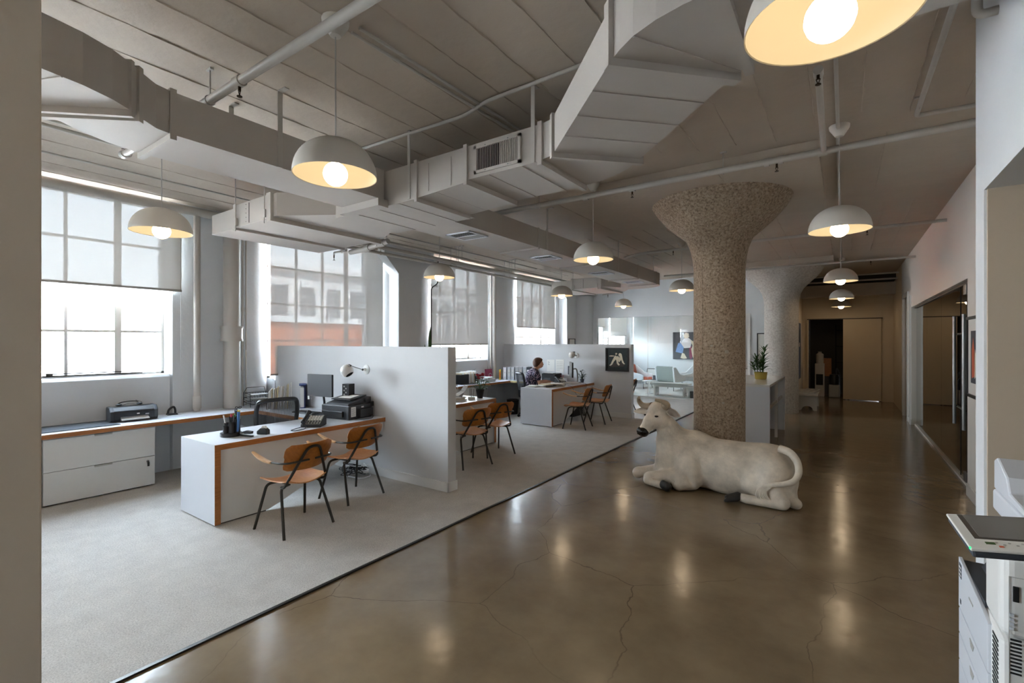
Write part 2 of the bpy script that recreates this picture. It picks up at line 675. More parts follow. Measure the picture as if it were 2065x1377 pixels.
def cap_sdf(X, Y, Z, a, b, ra, rb, flat=None):
    a, b = np.array(a, float), np.array(b, float)
    d = b - a
    t = np.clip(((X - a[0]) * d[0] + (Y - a[1]) * d[1] + (Z - a[2]) * d[2]) / d.dot(d), 0, 1)
    return np.sqrt((X - a[0] - t * d[0]) ** 2 + (Y - a[1] - t * d[1]) ** 2 + (Z - a[2] - t * d[2]) ** 2) - (ra + (rb - ra) * t)
def ell_sdf(X, Y, Z, c, r):
    k0 = np.sqrt(((X - c[0]) / r[0]) ** 2 + ((Y - c[1]) / r[1]) ** 2 + ((Z - c[2]) / r[2]) ** 2)
    return (k0 - 1) * min(r)
def organic(name, prims, m, parent, h=0.014, k=0.05, cut_floor=True, smooth_it=2, grooves=None):
    """prims: ('c', a, b, ra, rb[, k]) or ('e', centre, radii[, k])"""
    pts = []
    for p in prims:
        if p[0] == 'c':
            r = max(p[3], p[4])
            for q in (p[1], p[2]):
                pts += [[q[i] - r for i in range(3)], [q[i] + r for i in range(3)]]
        else:
            pts += [[p[1][i] - p[2][i] for i in range(3)], [p[1][i] + p[2][i] for i in range(3)]]
    pts = np.array(pts)
    lo, hi = pts.min(0) - 0.04, pts.max(0) + 0.04
    def field(X, Y, Z):
        F = None
        for p in prims:
            if p[0] == 'c':
                d = cap_sdf(X, Y, Z, p[1], p[2], p[3], p[4])
                kk = p[5] if len(p) > 5 else k
            else:
                d = ell_sdf(X, Y, Z, p[1], p[2])
                kk = p[3] if len(p) > 3 else k
            F = d if F is None else smin(F, d, kk)
        for g in (grooves or ()):
            for a_, b_ in zip(g[0], g[0][1:]):
                F = -smin(-F, cap_sdf(X, Y, Z, a_, b_, g[1], g[1]), g[1] * 1.2)
        if cut_floor:
            F = np.maximum(F, 0.001 - Z)
        return F
    V, Fc = surface_net(field, lo, hi, h)
    me = bpy.data.meshes.new(name)
    me.from_pydata(V.tolist(), [], Fc.tolist())
    me.update()
    bm = bmesh.new()
    bm.from_mesh(me)
    for _ in range(smooth_it):
        bmesh.ops.smooth_vert(bm, verts=bm.verts, factor=0.5, use_axis_x=True, use_axis_y=True, use_axis_z=True)
    bmesh.ops.recalc_face_normals(bm, faces=bm.faces)
    bm.to_mesh(me)
    bm.free()
    for p in me.polygons:
        p.use_smooth = True
    me.materials.append(MATS[m])
    o = bpy.data.objects.new(name, me)
    COL.objects.link(o)
    if parent:
        o.parent = parent
    return o

# ================================================================== THE SETTING
XW = -7.15           # inner face of the window wall
# floor
struct(box(-7.6, 6.0, -5.2, 20.5, -0.3, 0.0).build('floor', 'polished_concrete'))
for (u0, u1, v0, v1, n_) in ():
    pass
cp = MB().box(XW, -2.93, -5.0, 18.3, 0.0, 0.008).build('carpet', 'carpet')
tag(cp, 'light grey speckled carpet under the desks along the window wall', 'carpet')
trm = MB().box(-2.93, -2.905, -5.0, 13.84, 0.0, 0.011).build('carpet_edge_strip', 'gunmetal')
tag(trm, 'thin dark metal strip between the grey carpet and the concrete floor', 'floor strip')
# ceiling slab with drop panels over the columns
ce = struct(MB().box(-7.6, 6.0, -5.2, 20.5, CEIL, CEIL + 0.2).build('ceiling', 'ceiling_paint'))
dp = [(-2.33, -0.19, 5.05, 7.3), (-2.33, -0.19, 12.0, 14.1)]
for x0, x1, y0, y1 in dp:
    MB().box(x0, x1, y0, y1, 3.37, CEIL - 0.001).build('drop_panel', 'ceiling_paint', ce)
# board marks of the formwork: raised ragged fins left between the boards
def seam(x, y0, y1, z=CEIL, w=0.005):
    m = MB()
    n = max(3, int((y1 - y0) / 0.09))
    xs = x
    rows = []
    for i in range(n + 1):
        y = y0 + (y1 - y0) * i / n
        xx = xs + random.uniform(-0.004, 0.004)
        ww = w * random.uniform(0.25, 1.3)
        dz = random.uniform(0.002, 0.009)
        rows.append([m.bm.verts.new((xx - ww, y, z)), m.bm.verts.new((xx, y, z - dz)), m.bm.verts.new((xx + ww, y, z))])
    for a, b in zip(rows, rows[1:]):
        m.bm.faces.new((a[0], a[1], b[1], b[0]))
        m.bm.faces.new((a[1], a[2], b[2], b[1]))
    return m.build('board_seam', 'ceiling_paint', ce)
x = -6.95
while x < 1.0:
    for (a, b) in ((-1.0, 4.9), (7.5, 11.9)):
        a2, b2 = a + random.uniform(0, 0.5), b - random.uniform(0, 0.35)
        if -2.35 < x < -0.15 and a < 5:
            b2 = min(b2, 4.95)
        if random.random() < 0.93:
            seam(x, a2, b2)
    x += 0.31 if x > -3 else 0.36
for x in (-6.5, -5.4, -4.2, -3.1, 0.3):
    seam(x, 5.0 + random.random() * 0.3, 7.3)
seam(-1.05, 5.05, 5.45, 3.37)

# --- window wall
def pier(y0, y1, r0=0, r1=0):
    """a piece of the window wall between two openings; r0 / r1 round the jamb at either end"""
    poly = [(-7.55, y0)]
    if r0:
        poly += [(p[0], p[1]) for p in arc(XW - r0, y0 + r0, r0, -90, 0, 8)]
    else:
        poly += [(XW - 0.05, y0), (XW, y0 + 0.03)]
    if r1:
        poly += [(p[0], p[1]) for p in arc(XW - r1, y1 - r1, r1, 0, 90, 8)]
    else:
        poly += [(XW, y1 - 0.03), (XW - 0.05, y1)]
    poly += [(-7.55, y1)]
    return poly
wl_ = sroot('wall_left')
edges = [-5.1] + [v for w in WINDOWS for v in w[:2]] + [20.4]
rounds = {1: (0, 0), 2: (0, 0.32), 3: (0.28, 0), 4: (0, 0.32), 5: (0, 0), 0: (0, 0), 6: (0, 0), 7: (0, 0)}
for i in range(0, len(edges), 2):
    r0, r1 = rounds[i // 2]
    MB().prism(pier(edges[i], edges[i + 1], r0, r1), 0, CEIL).build('pier', 'wall_paint', wl_, smooth=True)
for (a, b, z) in WINDOWS:
    # sill wall with a softly rounded, uneven plaster edge, and the lintel
    MB().prism([(-7.55, 0), (XW, 0), (XW, z - 0.03), (XW - 0.03, z), (-7.55, z + 0.01)], a, b, 'y').build('sill_wall', 'wall_paint', wl_, smooth=True)
    MB().box(-7.55, XW, a, b, WTOP, CEIL).build('lintel', 'wall_paint', wl_)
# windows: steel frames, muntins and panes, each its own
for wi, (a, b, z) in enumerate(WINDOWS):
    if wi == 0:
        rows, cols = 4, 4
    else:
        rows, cols = 4, 4
    w = sroot('window_%d' % (wi + 1), (-7.37, 0, 0))
    m = MB()
    for (y0, y1, z0, z1) in ((a, a + 0.03, z, WTOP), (b - 0.03, b, z, WTOP), (a, b, z, z + 0.03), (a, b, WTOP - 0.03, WTOP)):
        m.box(-0.02, 0.02, y0, y1, z0, z1)
    m.build('window_frame', 'steel' if False else 'pipe_paint', w)
    ys = [a + (b - a) * i / cols for i in range(cols + 1)]
    zs = [z + (WTOP - z) * i / rows for i in range(rows + 1)]
    for i in range(1, cols):
        wd = 0.034 if i == 3 else 0.015
        MB().box(-0.018, 0.018, ys[i] - wd, ys[i] + wd, z, WTOP).build('muntin', 'pipe_paint', w)
    for j in range(1, rows):
        MB().box(-0.016, 0.016, a, b, zs[j] - 0.015, zs[j] + 0.015).build('muntin', 'pipe_paint', w)
    for i in range(cols):
        for j in range(rows):
            MB().box(-0.003, 0.003, ys[i] + 0.012, ys[i + 1] - 0.012, zs[j] + 0.012, zs[j + 1] - 0.012).build('pane', 'window_glass', w)
    if wi in (1, 3, 4):
        m = MB().box(0.03, 0.08, a + 0.75, b - 0.25, z + 0.02, z + 0.035)
        m.tube([(0.06, a + 0.8, z + 0.05), (0.06, b - 0.35, z + 0.05)], 0.006, 6)
        m.box(0.04, 0.08, a + 0.78, a + 0.84, z + 0.02, z + 0.06)
        m.build('window_latch', 'gunmetal', w)
# roller shades
shades = [(-2.97, -0.93, 2.3, 'roller shade on the unseen window added for daylight behind the near pillar'),
          (0.55, 2.60, 2.335, 'grey sheer roller shade half lowered over the nearest window with white street view below'),
          (3.77, 5.90, 1.172, 'long sheer roller shade lowered almost to the sill behind the tall monitor and file folders'),
          (7.16, 9.10, 1.61, 'roller shade on the third window, ending just above the bright sill strip'),
          (10.33, 12.36, 2.06, 'roller shade on the fourth window, above the seated woman'),
          (14.2, 15.95, 2.2, 'roller shade behind the glass of the far lounge'),
          (16.45, 18.05, 1.9, 'roller shade deepest inside the far lounge')]
for si, (a, b, z, lb) in enumerate(shades):
    if si == 0:
        continue
    t = thing('roller_shade', lb, 'window shade', (-7.09, a, z))
    MB().grid(lambda u, v: (0.004 * math.sin(u * 9), (b - a) * u, (3.36 - z) * v), 14, 1).build('shade_fabric', 'shade_fabric', t)
    MB().box(-0.014, 0.014, 0, b - a, -0.02, 0.008).build('hem_bar', 'silver_plastic', t, bevel=0.004)
    MB().cyl((0, -0.01, 3.375 - z), (0, b - a + 0.01, 3.375 - z), 0.028, 12).build('roller_tube', 'pipe_paint', t, smooth=True)
    if si == 1:
        m = MB().tube([(0.03, b - a - 0.02, 1.0), (0.03, b - a - 0.02, -1.0)], 0.0015, 4)
        m.build('pull_chain', 'steel', t)

# wall pilasters with haunched heads
for k, (y0, y1, lb) in enumerate([(6.10, 6.69, 'white wall pilaster with haunched head between the second and third windows'),
                                  (12.72, 13.32, 'white wall pilaster with haunched head in the far corner beyond the fourth window')]):
    o = MB().prism([(y0, 0), (y0, 2.95), (y0 - 0.34, 3.28), (y0 - 0.34, CEIL), (y1 + 0.34, CEIL), (y1 + 0.34, 3.28), (y1, 2.95), (y1, 0)], -7.16, -6.88, 'x').build('pilaster', 'wall_paint')
    tag(o, lb, 'pilaster')

# --- wall between office and lounge (Y 13.9), glazed
YB = 13.9
wb = sroot('wall_back')
MB().box(XW - 0.2, -6.45, YB, YB + 0.14, 0, CEIL).build('wall_piece', 'wall_paint', wb)
MB().box(-6.45, -2.22, YB, YB + 0.14, 2.41, CEIL).build('wall_piece', 'wall_paint', wb)
MB().box(-2.22, -2.04, YB, YB + 0.14, 2.41, CEIL).build('wall_piece', 'wall_paint', wb)
MB().box(-2.04, -1.0, YB, YB + 0.14, 0, CEIL).build('wall_piece', 'wall_paint', wb)
# rounded corner between window wall and back wall
MB().prism([(-7.16, 13.3), (-6.85, 13.35)] + arc(-7.0, 13.75, 0.45, 20, -30, 6)[::-1] + [(-6.6, 13.91), (-7.16, 13.91)], 0, 3.1).build('wall_corner', 'wall_paint', wb, smooth=True)
gp = sroot('window_8', (0, YB + 0.06, 0))
xs = [-6.45, -4.82, -3.5, -2.30]
for a, b in zip(xs, xs[1:]):
    MB().box(a + 0.004, b - 0.004, -0.005, 0.005, 0.04, 2.41).build('pane', 'clear_glass', gp)
MB().box(-6.45, -2.22, -0.02, 0.02, 0.0, 0.04).build('base_rail', 'pipe_paint', gp)
for xx in xs[1:3]:
    MB().box(xx - 0.004, xx + 0.004, -0.006, 0.006, 0.04, 2.41).build('joint', 'pipe_paint', gp)
d1 = sroot('door_1', (-2.22, YB - 0.01, 0))
MB().box(0, 0.055, -0.02, 0.12, 0, 2.41).build('door_frame', 'white_gloss', d1)
MB().box(0.125, 0.18, -0.02, 0.12, 0, 2.41).build('door_frame', 'white_gloss', d1)
MB().box(0.055, 0.125, 0.02, 0.05, 0, 2.41).build('door_leaf', 'white_gloss', d1)
m = MB().tube([(0.1, -0.005, 0.95), (0.1, -0.05, 0.95), (0.0, -0.05, 0.95)], 0.01, 8)
m.build('door_handle', 'steel', d1, smooth=True)
# lounge shell
struct(MB().box(-7.3, 1.4, 18.3, 18.45, 0, CEIL).build('wall_lounge', 'wall_paint'))
# --- wall between lounge and corridor
struct(MB().box(-1.16, -1.03, 13.2, 16.7, 0, CEIL).build('wall_corridor', 'lamplit_white'))

# --- end of the corridor (Y 16.7): closet opening, sliding door, beam
we = sroot('wall_end')
YE = 16.7
MB().box(-1.03, -0.91, YE, YE + 0.12, 0, CEIL).build('wall_piece', 'lamplit_white', we)
MB().box(-0.91, 1.2, YE, YE + 0.12, 2.32, CEIL).build('wall_piece', 'lamplit_white', we)
MB().box(0.84, 1.2, YE, YE + 0.12, 0, 2.32).build('wall_piece', 'lamplit_white', we)
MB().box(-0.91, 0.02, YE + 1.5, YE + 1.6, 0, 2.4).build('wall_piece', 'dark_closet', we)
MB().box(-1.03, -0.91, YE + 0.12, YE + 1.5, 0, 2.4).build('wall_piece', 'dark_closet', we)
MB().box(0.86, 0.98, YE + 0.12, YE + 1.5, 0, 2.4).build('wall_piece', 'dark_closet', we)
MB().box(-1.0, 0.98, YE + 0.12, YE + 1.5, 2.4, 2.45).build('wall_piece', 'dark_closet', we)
d2 = sroot('door_2', (-0.035, YE - 0.05, 0))
MB().box(0, 0.87, -0.02, 0.02, 0.015, 2.31).build('door_leaf', 'lamplit_white', d2, bevel=0.003)
MB().box(-0.88, 0.90, -0.03, 0.03, 2.31, 2.335).build('door_track', 'trim_dark', d2)
MB().box(-0.88, -0.84, -0.03, 0.05, 0, 2.31).build('door_jamb', 'lamplit_white', d2)
for zz in (0.9, 1.35, 1.9):
    MB().box(-0.845, -0.83, -0.02, 0.02, zz, zz + 0.09).build('hinge', 'steel', d2)
struct(MB().box(-1.03, 1.15, 15.9, 16.25, 2.92, 3.24).build('trim_1', 'ceiling_paint'))
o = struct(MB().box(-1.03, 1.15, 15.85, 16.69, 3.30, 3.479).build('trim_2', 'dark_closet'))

# --- right wall (X 1.1) with the glass meeting room
wr = sroot('wall_right')
XR = 1.1
MB().box(XR, XR + 0.16, 3.48, 7.10, 0, CEIL).build('wall_piece', 'lamplit_wall', wr)
MB().box(XR, XR + 0.16, 7.10, 12.40, 2.36, CEIL).build('wall_piece', 'lamplit_wall', wr)
MB().box(XR, XR + 0.16, 12.40, 12.95, 0, CEIL).build('wall_piece', 'lamplit_wall', wr)
MB().box(XR, XR + 0.16, 12.95, 13.85, 2.62, CEIL).build('wall_piece', 'lamplit_wall', wr)
MB().box(XR + 0.14, XR + 0.22, 12.95, 13.85, 0, 2.62).build('wall_piece', 'beige_wall', wr)
MB().box(XR, XR + 0.16, 13.85, 14.35, 0, CEIL).build('wall_piece', 'lamplit_wall', wr)
MB().box(XR, XR + 0.16, 14.35, 16.7, 0, CEIL).build('wall_piece', 'lamplit_white', wr)
struct(MB().box(XR - 0.015, XR, 12.38, 12.97, 0, 0.11).build('baseboard_right', 'white_gloss'))
struct(MB().box(XR - 0.015, XR, 3.48, 7.08, 0, 0.13).build('baseboard_near', 'white_gloss', bevel=0.003))
tr = sroot('trim_3')
MB().box(XR - 0.03, XR + 0.02, 12.42, 12.49, 0, 2.6).build('casing', 'white_gloss', tr)
MB().box(XR - 0.03, XR + 0.02, 12.88, 12.97, 0, 2.72).build('casing', 'white_gloss', tr)
MB().box(XR - 0.03, XR + 0.02, 13.83, 13.93, 0, 2.72).build('casing', 'white_gloss', tr)
MB().box(XR - 0.03, XR + 0.02, 12.9, 13.9, 2.62, 2.72).build('casing', 'white_gloss', tr)
gw = sroot('window_9', (XR + 0.08, 0, 0))
ys = [7.97, 9.4, 10.9, 12.38]
for a, b in zip(ys, ys[1:]):
    MB().box(-0.006, 0.006, a + 0.004, b - 0.004, 0.03, 2.34).build('pane', 'dark_glass', gw)
MB().box(-0.03, 0.03, 7.10, 12.40, 0.0, 0.03).build('base_rail', 'pipe_paint', gw)
MB().box(-0.03, 0.03, 7.10, 12.40, 2.335, 2.36).build('head_rail', 'trim_dark', gw)
d3 = sroot('door_3', (XR + 0.08, 0, 0))
MB().box(-0.007, 0.007, 7.12, 7.955, 0.035, 2.33).build('door_leaf', 'dark_glass', d3)
for yy in (7.955, 7.58):
    MB().box(-0.012, 0.012, yy - 0.006, yy + 0.006, 0.03, 2.335).build('glass_edge', 'vent_black', d3)
MB().box(-0.03, 0.03, 7.5, 7.66, 2.22, 2.335).build('pivot', 'steel', d3, bevel=0.003)
MB().box(-0.03, 0.03, 7.5, 7.66, 0.03, 0.14).build('pivot', 'steel', d3, bevel=0.003)
for xx, yy in ((-0.07, 7.93), (-0.07, 7.36)):
    m = MB().cyl((xx, yy, 0.66), (xx, yy, 1.98), 0.018, 12)
    hd = m.build('door_handle', 'steel', d3, smooth=True)
    for zz in (0.88, 1.76):
        MB().cyl((xx, yy, zz), (0.0, yy, zz), 0.011, 8).build('handle_post', 'gunmetal', hd, smooth=True)
for zz in (0.88, 1.76):
    MB().cyl((-0.05, 7.45, zz), (-0.05, 7.86, zz), 0.012, 8).build('door_latch', 'gunmetal', d3, smooth=True)
# meeting room behind the glass
mr = sroot('wall_meeting')
MB().box(5.0, 5.15, 5.9, 12.9, 0, CEIL).build('wall_piece', 'beige_wall', mr)
MB().box(XR + 0.16, 5.0, 12.75, 12.9, 0, CEIL).build('wall_piece', 'beige_wall', mr)
MB().box(XR + 0.16, 5.0, 5.95, 6.1, 0, CEIL).build('wall_piece', 'beige_wall', mr)

# --- near right wall (X 0.57) with the copier alcove
wn_ = sroot('wall_near')
MB().box(0.57, 3.0, 3.29, 3.47, 0, CEIL).build('wall_piece', 'wall_paint', wn_)
MB().box(0.57, 0.75, 1.2, 3.29, 2.425, CEIL).build('wall_piece', 'wall_paint', wn_)
MB().box(0.57, 0.75, -5.0, 1.2, 0, CEIL).build('wall_piece', 'wall_paint', wn_)
MB().box(0.58, 3.0, 3.27, 3.2899, 0, 2.425).build('jamb', 'beige_wall', wn_)
MB().box(0.75, 3.0, 1.06, 1.2, 0, 2.425).build('wall_piece', 'beige_wall', wn_)
MB().box(3.0, 3.15, 1.06, 3.47, 0, 2.425).build('wall_piece', 'beige_wall', wn_)
MB().box(0.751, 3.15, 1.06, 3.29, 2.425, 2.5).build('wall_piece', 'wall_paint', wn_)
# --- walls behind the camera, and the wall end at the left edge of the picture
struct(MB().box(-7.6, 1.14, -5.15, -5.0, 0, CEIL).build('wall_rear', 'wall_paint'))
struct(MB().box(-2.7, -1.47, -0.75, 0.266, 0, CEIL).build('wall_pillar', 'beige_wall', bevel=0.004))

# --- low partition walls
def partition(y0, y1, x1, lb):
    t = thing('low_partition', lb, 'partition wall', (XW, y0, 0))
    MB().box(0, x1 - XW, 0, y1 - y0, 0.008, 1.607).build('panel', 'partition_paint', t)
    m = MB().box(0.8, x1 - XW + 0.014, -0.014, 0.001, 0.008, 0.115)
    m.build('baseboard', 'white_gloss', t, bevel=0.003)
    MB().box(x1 - XW, x1 - XW + 0.014, -0.014, y1 - y0 + 0.014, 0.008, 0.115).build('baseboard', 'white_gloss', t, bevel=0.003)
    return t
partition(3.88, 4.01, -3.58, 'low white partition wall behind the nearest desk, lamp mounted on its face')
partition(9.85, 9.98, -3.76, 'low white partition wall behind the seated woman, with the framed dog painting')

# --- columns
def column(x, y, r, R_, m, lb, zt=3.37, rough=0.004, oct_=False):
    prof = [(r, 0.0), (r, 0.6), (r, 1.2), (r, 1.8), (r, 2.3), (r * 1.0, 2.55), (r * 1.04, 2.68), (r * 1.12, 2.80), (r * 1.28, 2.92), (r + (R_ - r) * 0.42, 3.03), (r + (R_ - r) * 0.68, 3.15), (r + (R_ - r) * 0.88, 3.27), (R_, zt)]
    t = thing('column', lb, 'column', (x, y, 0))
    k = 8 if oct_ else 64
    M_ = Matrix.Rotation(R(22.5), 4, 'Z') if oct_ else None
    mb = MB().lathe(prof, (0, 0, 0), k, M_)
    if not oct_:
        for v in mb.bm.verts:
            q = 1 + random.uniform(-1, 1) * rough
            v.co.x *= q
            v.co.y *= q
    mb.build('shaft', m, t, smooth=True)
    return t
c1 = column(-1.265, 6.25, 0.293, 0.79, 'column_concrete', 'raw concrete mushroom column standing behind the white bull statue')
for (a, z, s_) in ((-62, 1.55, 0.03), (-58, 1.2, 0.022), (-70, 0.95, 0.02), (-95, 1.62, 0.018), (-60, 2.35, 0.016)):
    M_ = Matrix.Rotation(R(a), 4, 'Z')
    p = M_ @ Vector((0.291, 0, z))
    MB().sphere(p, s_, 7, 4, (0.22, 1, 0.8), M_).build('exposed_stone', 'ceramic_chip', c1)
# form joint running up the shaft
a = R(-118)
MB().obox((0.291 * math.cos(a), 0.291 * math.sin(a), 1.35), (0.012, 0.014, 2.6), a).build('form_joint', 'column_concrete', c1)
column(-1.24, 13.0, 0.36, 0.85, 'column_painted', 'white painted concrete column further down the corridor beside the blue painting', oct_=False, rough=0.012)

# ================================================================== OUTSIDE
def facade(name, lb, x, y0, y1, z0, z1, m, fins, rows):
    t = thing(name, lb, 'building', (x, y0, z0))
    MB().box(-6, 0, 0, y1 - y0, 0, z1 - z0).build('wall', m, t)
    return t
t = facade('office_building', 'white building with tall grey window bays seen through the second shade', -32, 14, 60, -8, 7.6, 'white_building', 1, 1)
k = 0
y = 9.0
while y < 44:
    MB().box(0.0, 0.12, y, y + 1.1, 9.0, 13.6).build('window', 'grey_building', t, loc=(0, -8, 0))
    y += 2.1
MB().box(0, 0.5, 0, 46, 14.6, 15.1).build('cornice', 'white_building', t)
t = facade('shed_building', 'low orange stucco building below the white one across the street', -22, 11.2, 18.6, -8, 2.75, 'orange_building', 1, 1)
MB().box(0, 0.3, 0, 7.4, 10.6, 10.9).build('parapet', 'white_building', t)
t = facade('street_building', 'white building with a band of windows across the street, seen under the nearest shade', -22, -14, 8.2, -8, 1.95, 'white_building', 1, 1)
for y in (17.2, 18.0, 18.95, 19.9, 21.35):
    wd = 0.62 if y < 21 else 0.36
    w = MB().box(0, 0.1, y - 0.45, y - 0.45 + wd, 8.45, 9.05).build('window', 'grey_building', t)
    for j in (0.3, 0.6):
        MB().box(0.1, 0.14, y - 0.45, y - 0.45 + wd, 8.45 + 0.6 * j, 8.49 + 0.6 * j).build('glazing_bar', 'white_building', w)
tag(MB().box(-60, -8, -40, 70, -8.2, -8).build('street', 'asphalt'), 'pale street surface far below the windows', 'street')

# ================================================================== DUCTS, PIPES, LAMPS
DZ0, DZ1 = 2.93, 3.19
def flange(a, b, t, z0=DZ0, z1=DZ1, w=0.035, o=0.035, mt='duct_paint'):
    """raised joint frame across a duct between plan points a and b"""
    a, b = Vector(a), Vector(b)
    d = (b - a).normalized()
    q = Vector((-d.y, d.x)) * w / 2
    a2, b2 = a - d * o * 0.45, b + d * o * 0.45
    poly = [(a2 + q).to_tuple(), (b2 + q).to_tuple(), (b2 - q).to_tuple(), (a2 - q).to_tuple()]
    return MB().prism(poly, z0 - o, z1 + o * 0.4).build('flange', mt, t)
def bead(a, b, t, z, up=False):
    """thin stiffening bead across the underside"""
    a, b = Vector(a), Vector(b)
    d = (b - a).normalized()
    q = Vector((-d.y, d.x)) * 0.004
    return MB().prism([(a + q).to_tuple(), (b + q).to_tuple(), (b - q).to_tuple(), (a - q).to_tuple()], z - 0.004, z + 0.001).build('bead', 'duct_paint', t)
def strap(x, y, z0, t, w=0.035, axis='y'):
    m = MB()
    if axis == 'y':
        m.box(x - 0.003, x + 0.003, y - w / 2, y + w / 2, z0, CEIL)
        m.box(x - 0.003, x + 0.09, y - w / 2, y + w / 2, CEIL - 0.006, CEIL)
    else:
        m.box(x - w / 2, x + w / 2, y - 0.003, y + 0.003, z0, CEIL)
        m.box(x - w / 2, x + w / 2, y - 0.003, y + 0.06, CEIL - 0.006, CEIL)
    return m.build('strap', 'pipe_paint', t)

# duct coming from the left edge: S bend, then straight along Y
t = thing('supply_duct', 'rectangular sheet metal duct sweeping in from the upper left over the nearest desk', 'duct', (0, 0, 0))
MB().prism([(-3.35, 1.17), (-3.35, 2.80), (-3.86, 2.80), (-3.86, 1.17)], DZ0, DZ1).build('duct_section', 'duct_paint', t)
n_in = [(-3.35, 1.17), (-3.33, 1.09), (-3.29, 1.04), (-3.245, 0.985), (-3.20, 0.94)]
n_out = [(-3.56, 0.60), (-3.64, 0.69), (-3.74, 0.83), (-3.82, 0.99), (-3.86, 1.17)]
MB().prism(n_in + n_out, DZ0, DZ1).build('elbow', 'duct_paint', t)
MB().prism([(-3.20, 0.94), (-3.12, 0.83), (-3.065, 0.70), (-3.035, 0.55), (-3.03, 0.38), (-3.03, -1.2), (-3.50, -1.2), (-3.50, 0.38), (-3.52, 0.50), (-3.56, 0.60)], DZ0, DZ1).build('offset_bend', 'duct_paint', t)
flange((-3.35, 1.18), (-3.86, 1.18), t)
flange((-3.235, 0.975), (-3.60, 0.655), t)
flange((-3.195, 0.925), (-3.55, 0.60), t, w=0.025)
bead((-3.05, 0.62), (-3.5, 0.42), t, DZ0)
strap(-3.346, 1.85, DZ0, t)
strap(-3.864, 1.75, DZ0, t)
strap(-3.864, 2.55, DZ0, t)

# trunk along X with return grille, 45 degree leg and second elbow to the right wall
t = thing('trunk_duct', 'large rectangular duct with return grille crossing the ceiling and angling towards the camera', 'duct', (0, 0, 0))
BY0, BY1 = 2.83, 3.50
MB().prism([(-4.10, BY0), (-2.97, BY0), (-2.97, BY1 + 0.1), (-4.10, BY1 + 0.1)], 2.88, DZ1).build('duct_section', 'duct_paint', t)
MB().prism([(-2.97, 2.885), (-2.42, 2.915), (-2.42, 3.19), (-2.97, 3.19)], BY0, BY1, 'y').build('transition', 'duct_paint', t)
MB().prism([(-2.42, BY0), (-1.72, BY0), (-1.72, BY1), (-2.42, BY1)], 2.93, DZ1).build('duct_section', 'duct_paint', t)
MB().prism([(-1.72, BY0), (-1.66, 2.815), (-1.60, 2.775), (-1.17, 3.22), (-1.32, 3.36), (-1.45, 3.43), (-1.58, 3.48), (-1.72, BY1)], 2.94, DZ1).build('elbow', 'duct_paint', t)
MB().prism([(-1.60, 2.775), (-0.865, 2.015), (-0.43, 2.465), (-1.17, 3.22)], 2.94, DZ1).build('diagonal_leg', 'duct_paint', t)
MB().prism([(-0.865, 2.015), (-0.80, 1.96), (-0.72, 1.905), (-0.61, 1.86), (-0.50, 1.835), (-0.36, 1.825), (-0.36, 2.425), (-0.40, 2.44), (-0.43, 2.465)], 2.94, DZ1).build('elbow', 'duct_paint', t)
MB().prism([(-0.36, 1.825), (0.568, 1.825), (0.568, 2.42), (-0.36, 2.42)], 2.94, DZ1).build('duct_section', 'duct_paint', t)
flange((-2.97, BY0), (-2.97, BY1), t, 2.885, DZ1)
flange((-2.42, BY0), (-2.42, BY1), t, 2.925, DZ1)
flange((-1.74, BY0), (-1.74, BY1), t, 2.935, DZ1)
flange((-1.61, 2.78), (-1.17, 3.23), t, 2.94, DZ1, w=0.04)
flange((-0.87, 2.01), (-0.43, 2.47), t, 2.94, DZ1, w=0.05)
flange((-0.36, 1.825), (-0.36, 2.42), t, 2.94, DZ1, w=0.04)
for xx in (-3.8, -3.5, -3.2):
    bead((xx, BY0), (xx, BY1 + 0.1), t, 2.88)
bead((-2.75, BY0), (-2.75, BY1), t, 2.90)
for xx in (-2.2, -1.9):
    bead((xx, BY0), (xx, BY1), t, 2.93)
for k in (0.25, 0.5, 0.75):
    bead((-1.60 + 0.735 * k, 2.775 - 0.76 * k), (-1.17 + 0.74 * k, 3.22 - 0.755 * k), t, 2.94)
bead((-0.72, 1.91), (-0.40, 2.44), t, 2.94)
for xx in (-2.83, -2.58):
    MB().box(xx - 0.004, xx + 0.004, BY0 - 0.004, BY0, 2.92, 3.15).build('bead', 'duct_paint', t)
# return grille on the near face
g = MB()
gx0, gx1, gz0, gz1 = -2.33, -1.90, 2.955, 3.165
for (a, b, c, d) in ((gx0, gx1, gz0, gz0 + 0.022), (gx0, gx1, gz1 - 0.022, gz1), (gx0, gx0 + 0.024, gz0, gz1), (gx1 - 0.024, gx1, gz0, gz1)):
    g.box(a, b, BY0 - 0.016, BY0 + 0.001, c, d)
g.build('grille_frame', 'duct_paint', t)
MB().box(gx0 + 0.02, gx1 - 0.02, BY0 - 0.003, BY0, gz0 + 0.02, gz1 - 0.02).build('grille_back', 'vent_black', t)
n = 24
for i in range(n):
    xx = gx0 + 0.032 + (gx1 - gx0 - 0.064) * i / (n - 1)
    MB().obox((xx, BY0 - 0.010, (gz0 + gz1) / 2), (0.004, 0.016, gz1 - gz0 - 0.04), R(28 if i < n * 0.55 else -12)).build('louvre', 'duct_paint', t)
for xx in (-2.22, -2.01):
    for zz in (gz0 + 0.011, gz1 - 0.011):
        MB().sphere((xx, BY0 - 0.016, zz), 0.005, 8, 4).build('screw', 'steel', t)
strap(-1.80, BY0 - 0.004, 2.93, t, 0.03, 'x')
strap(-3.06, BY0 - 0.004, 2.89, t, 0.03, 'x')
# sheet metal hood where the left duct lands
MB().prism([(-3.88, 2.72), (-3.33, 2.72), (-3.33, 2.83), (-3.88, 2.83)], 2.86, 2.925).build('collar', 'duct_paint', t)

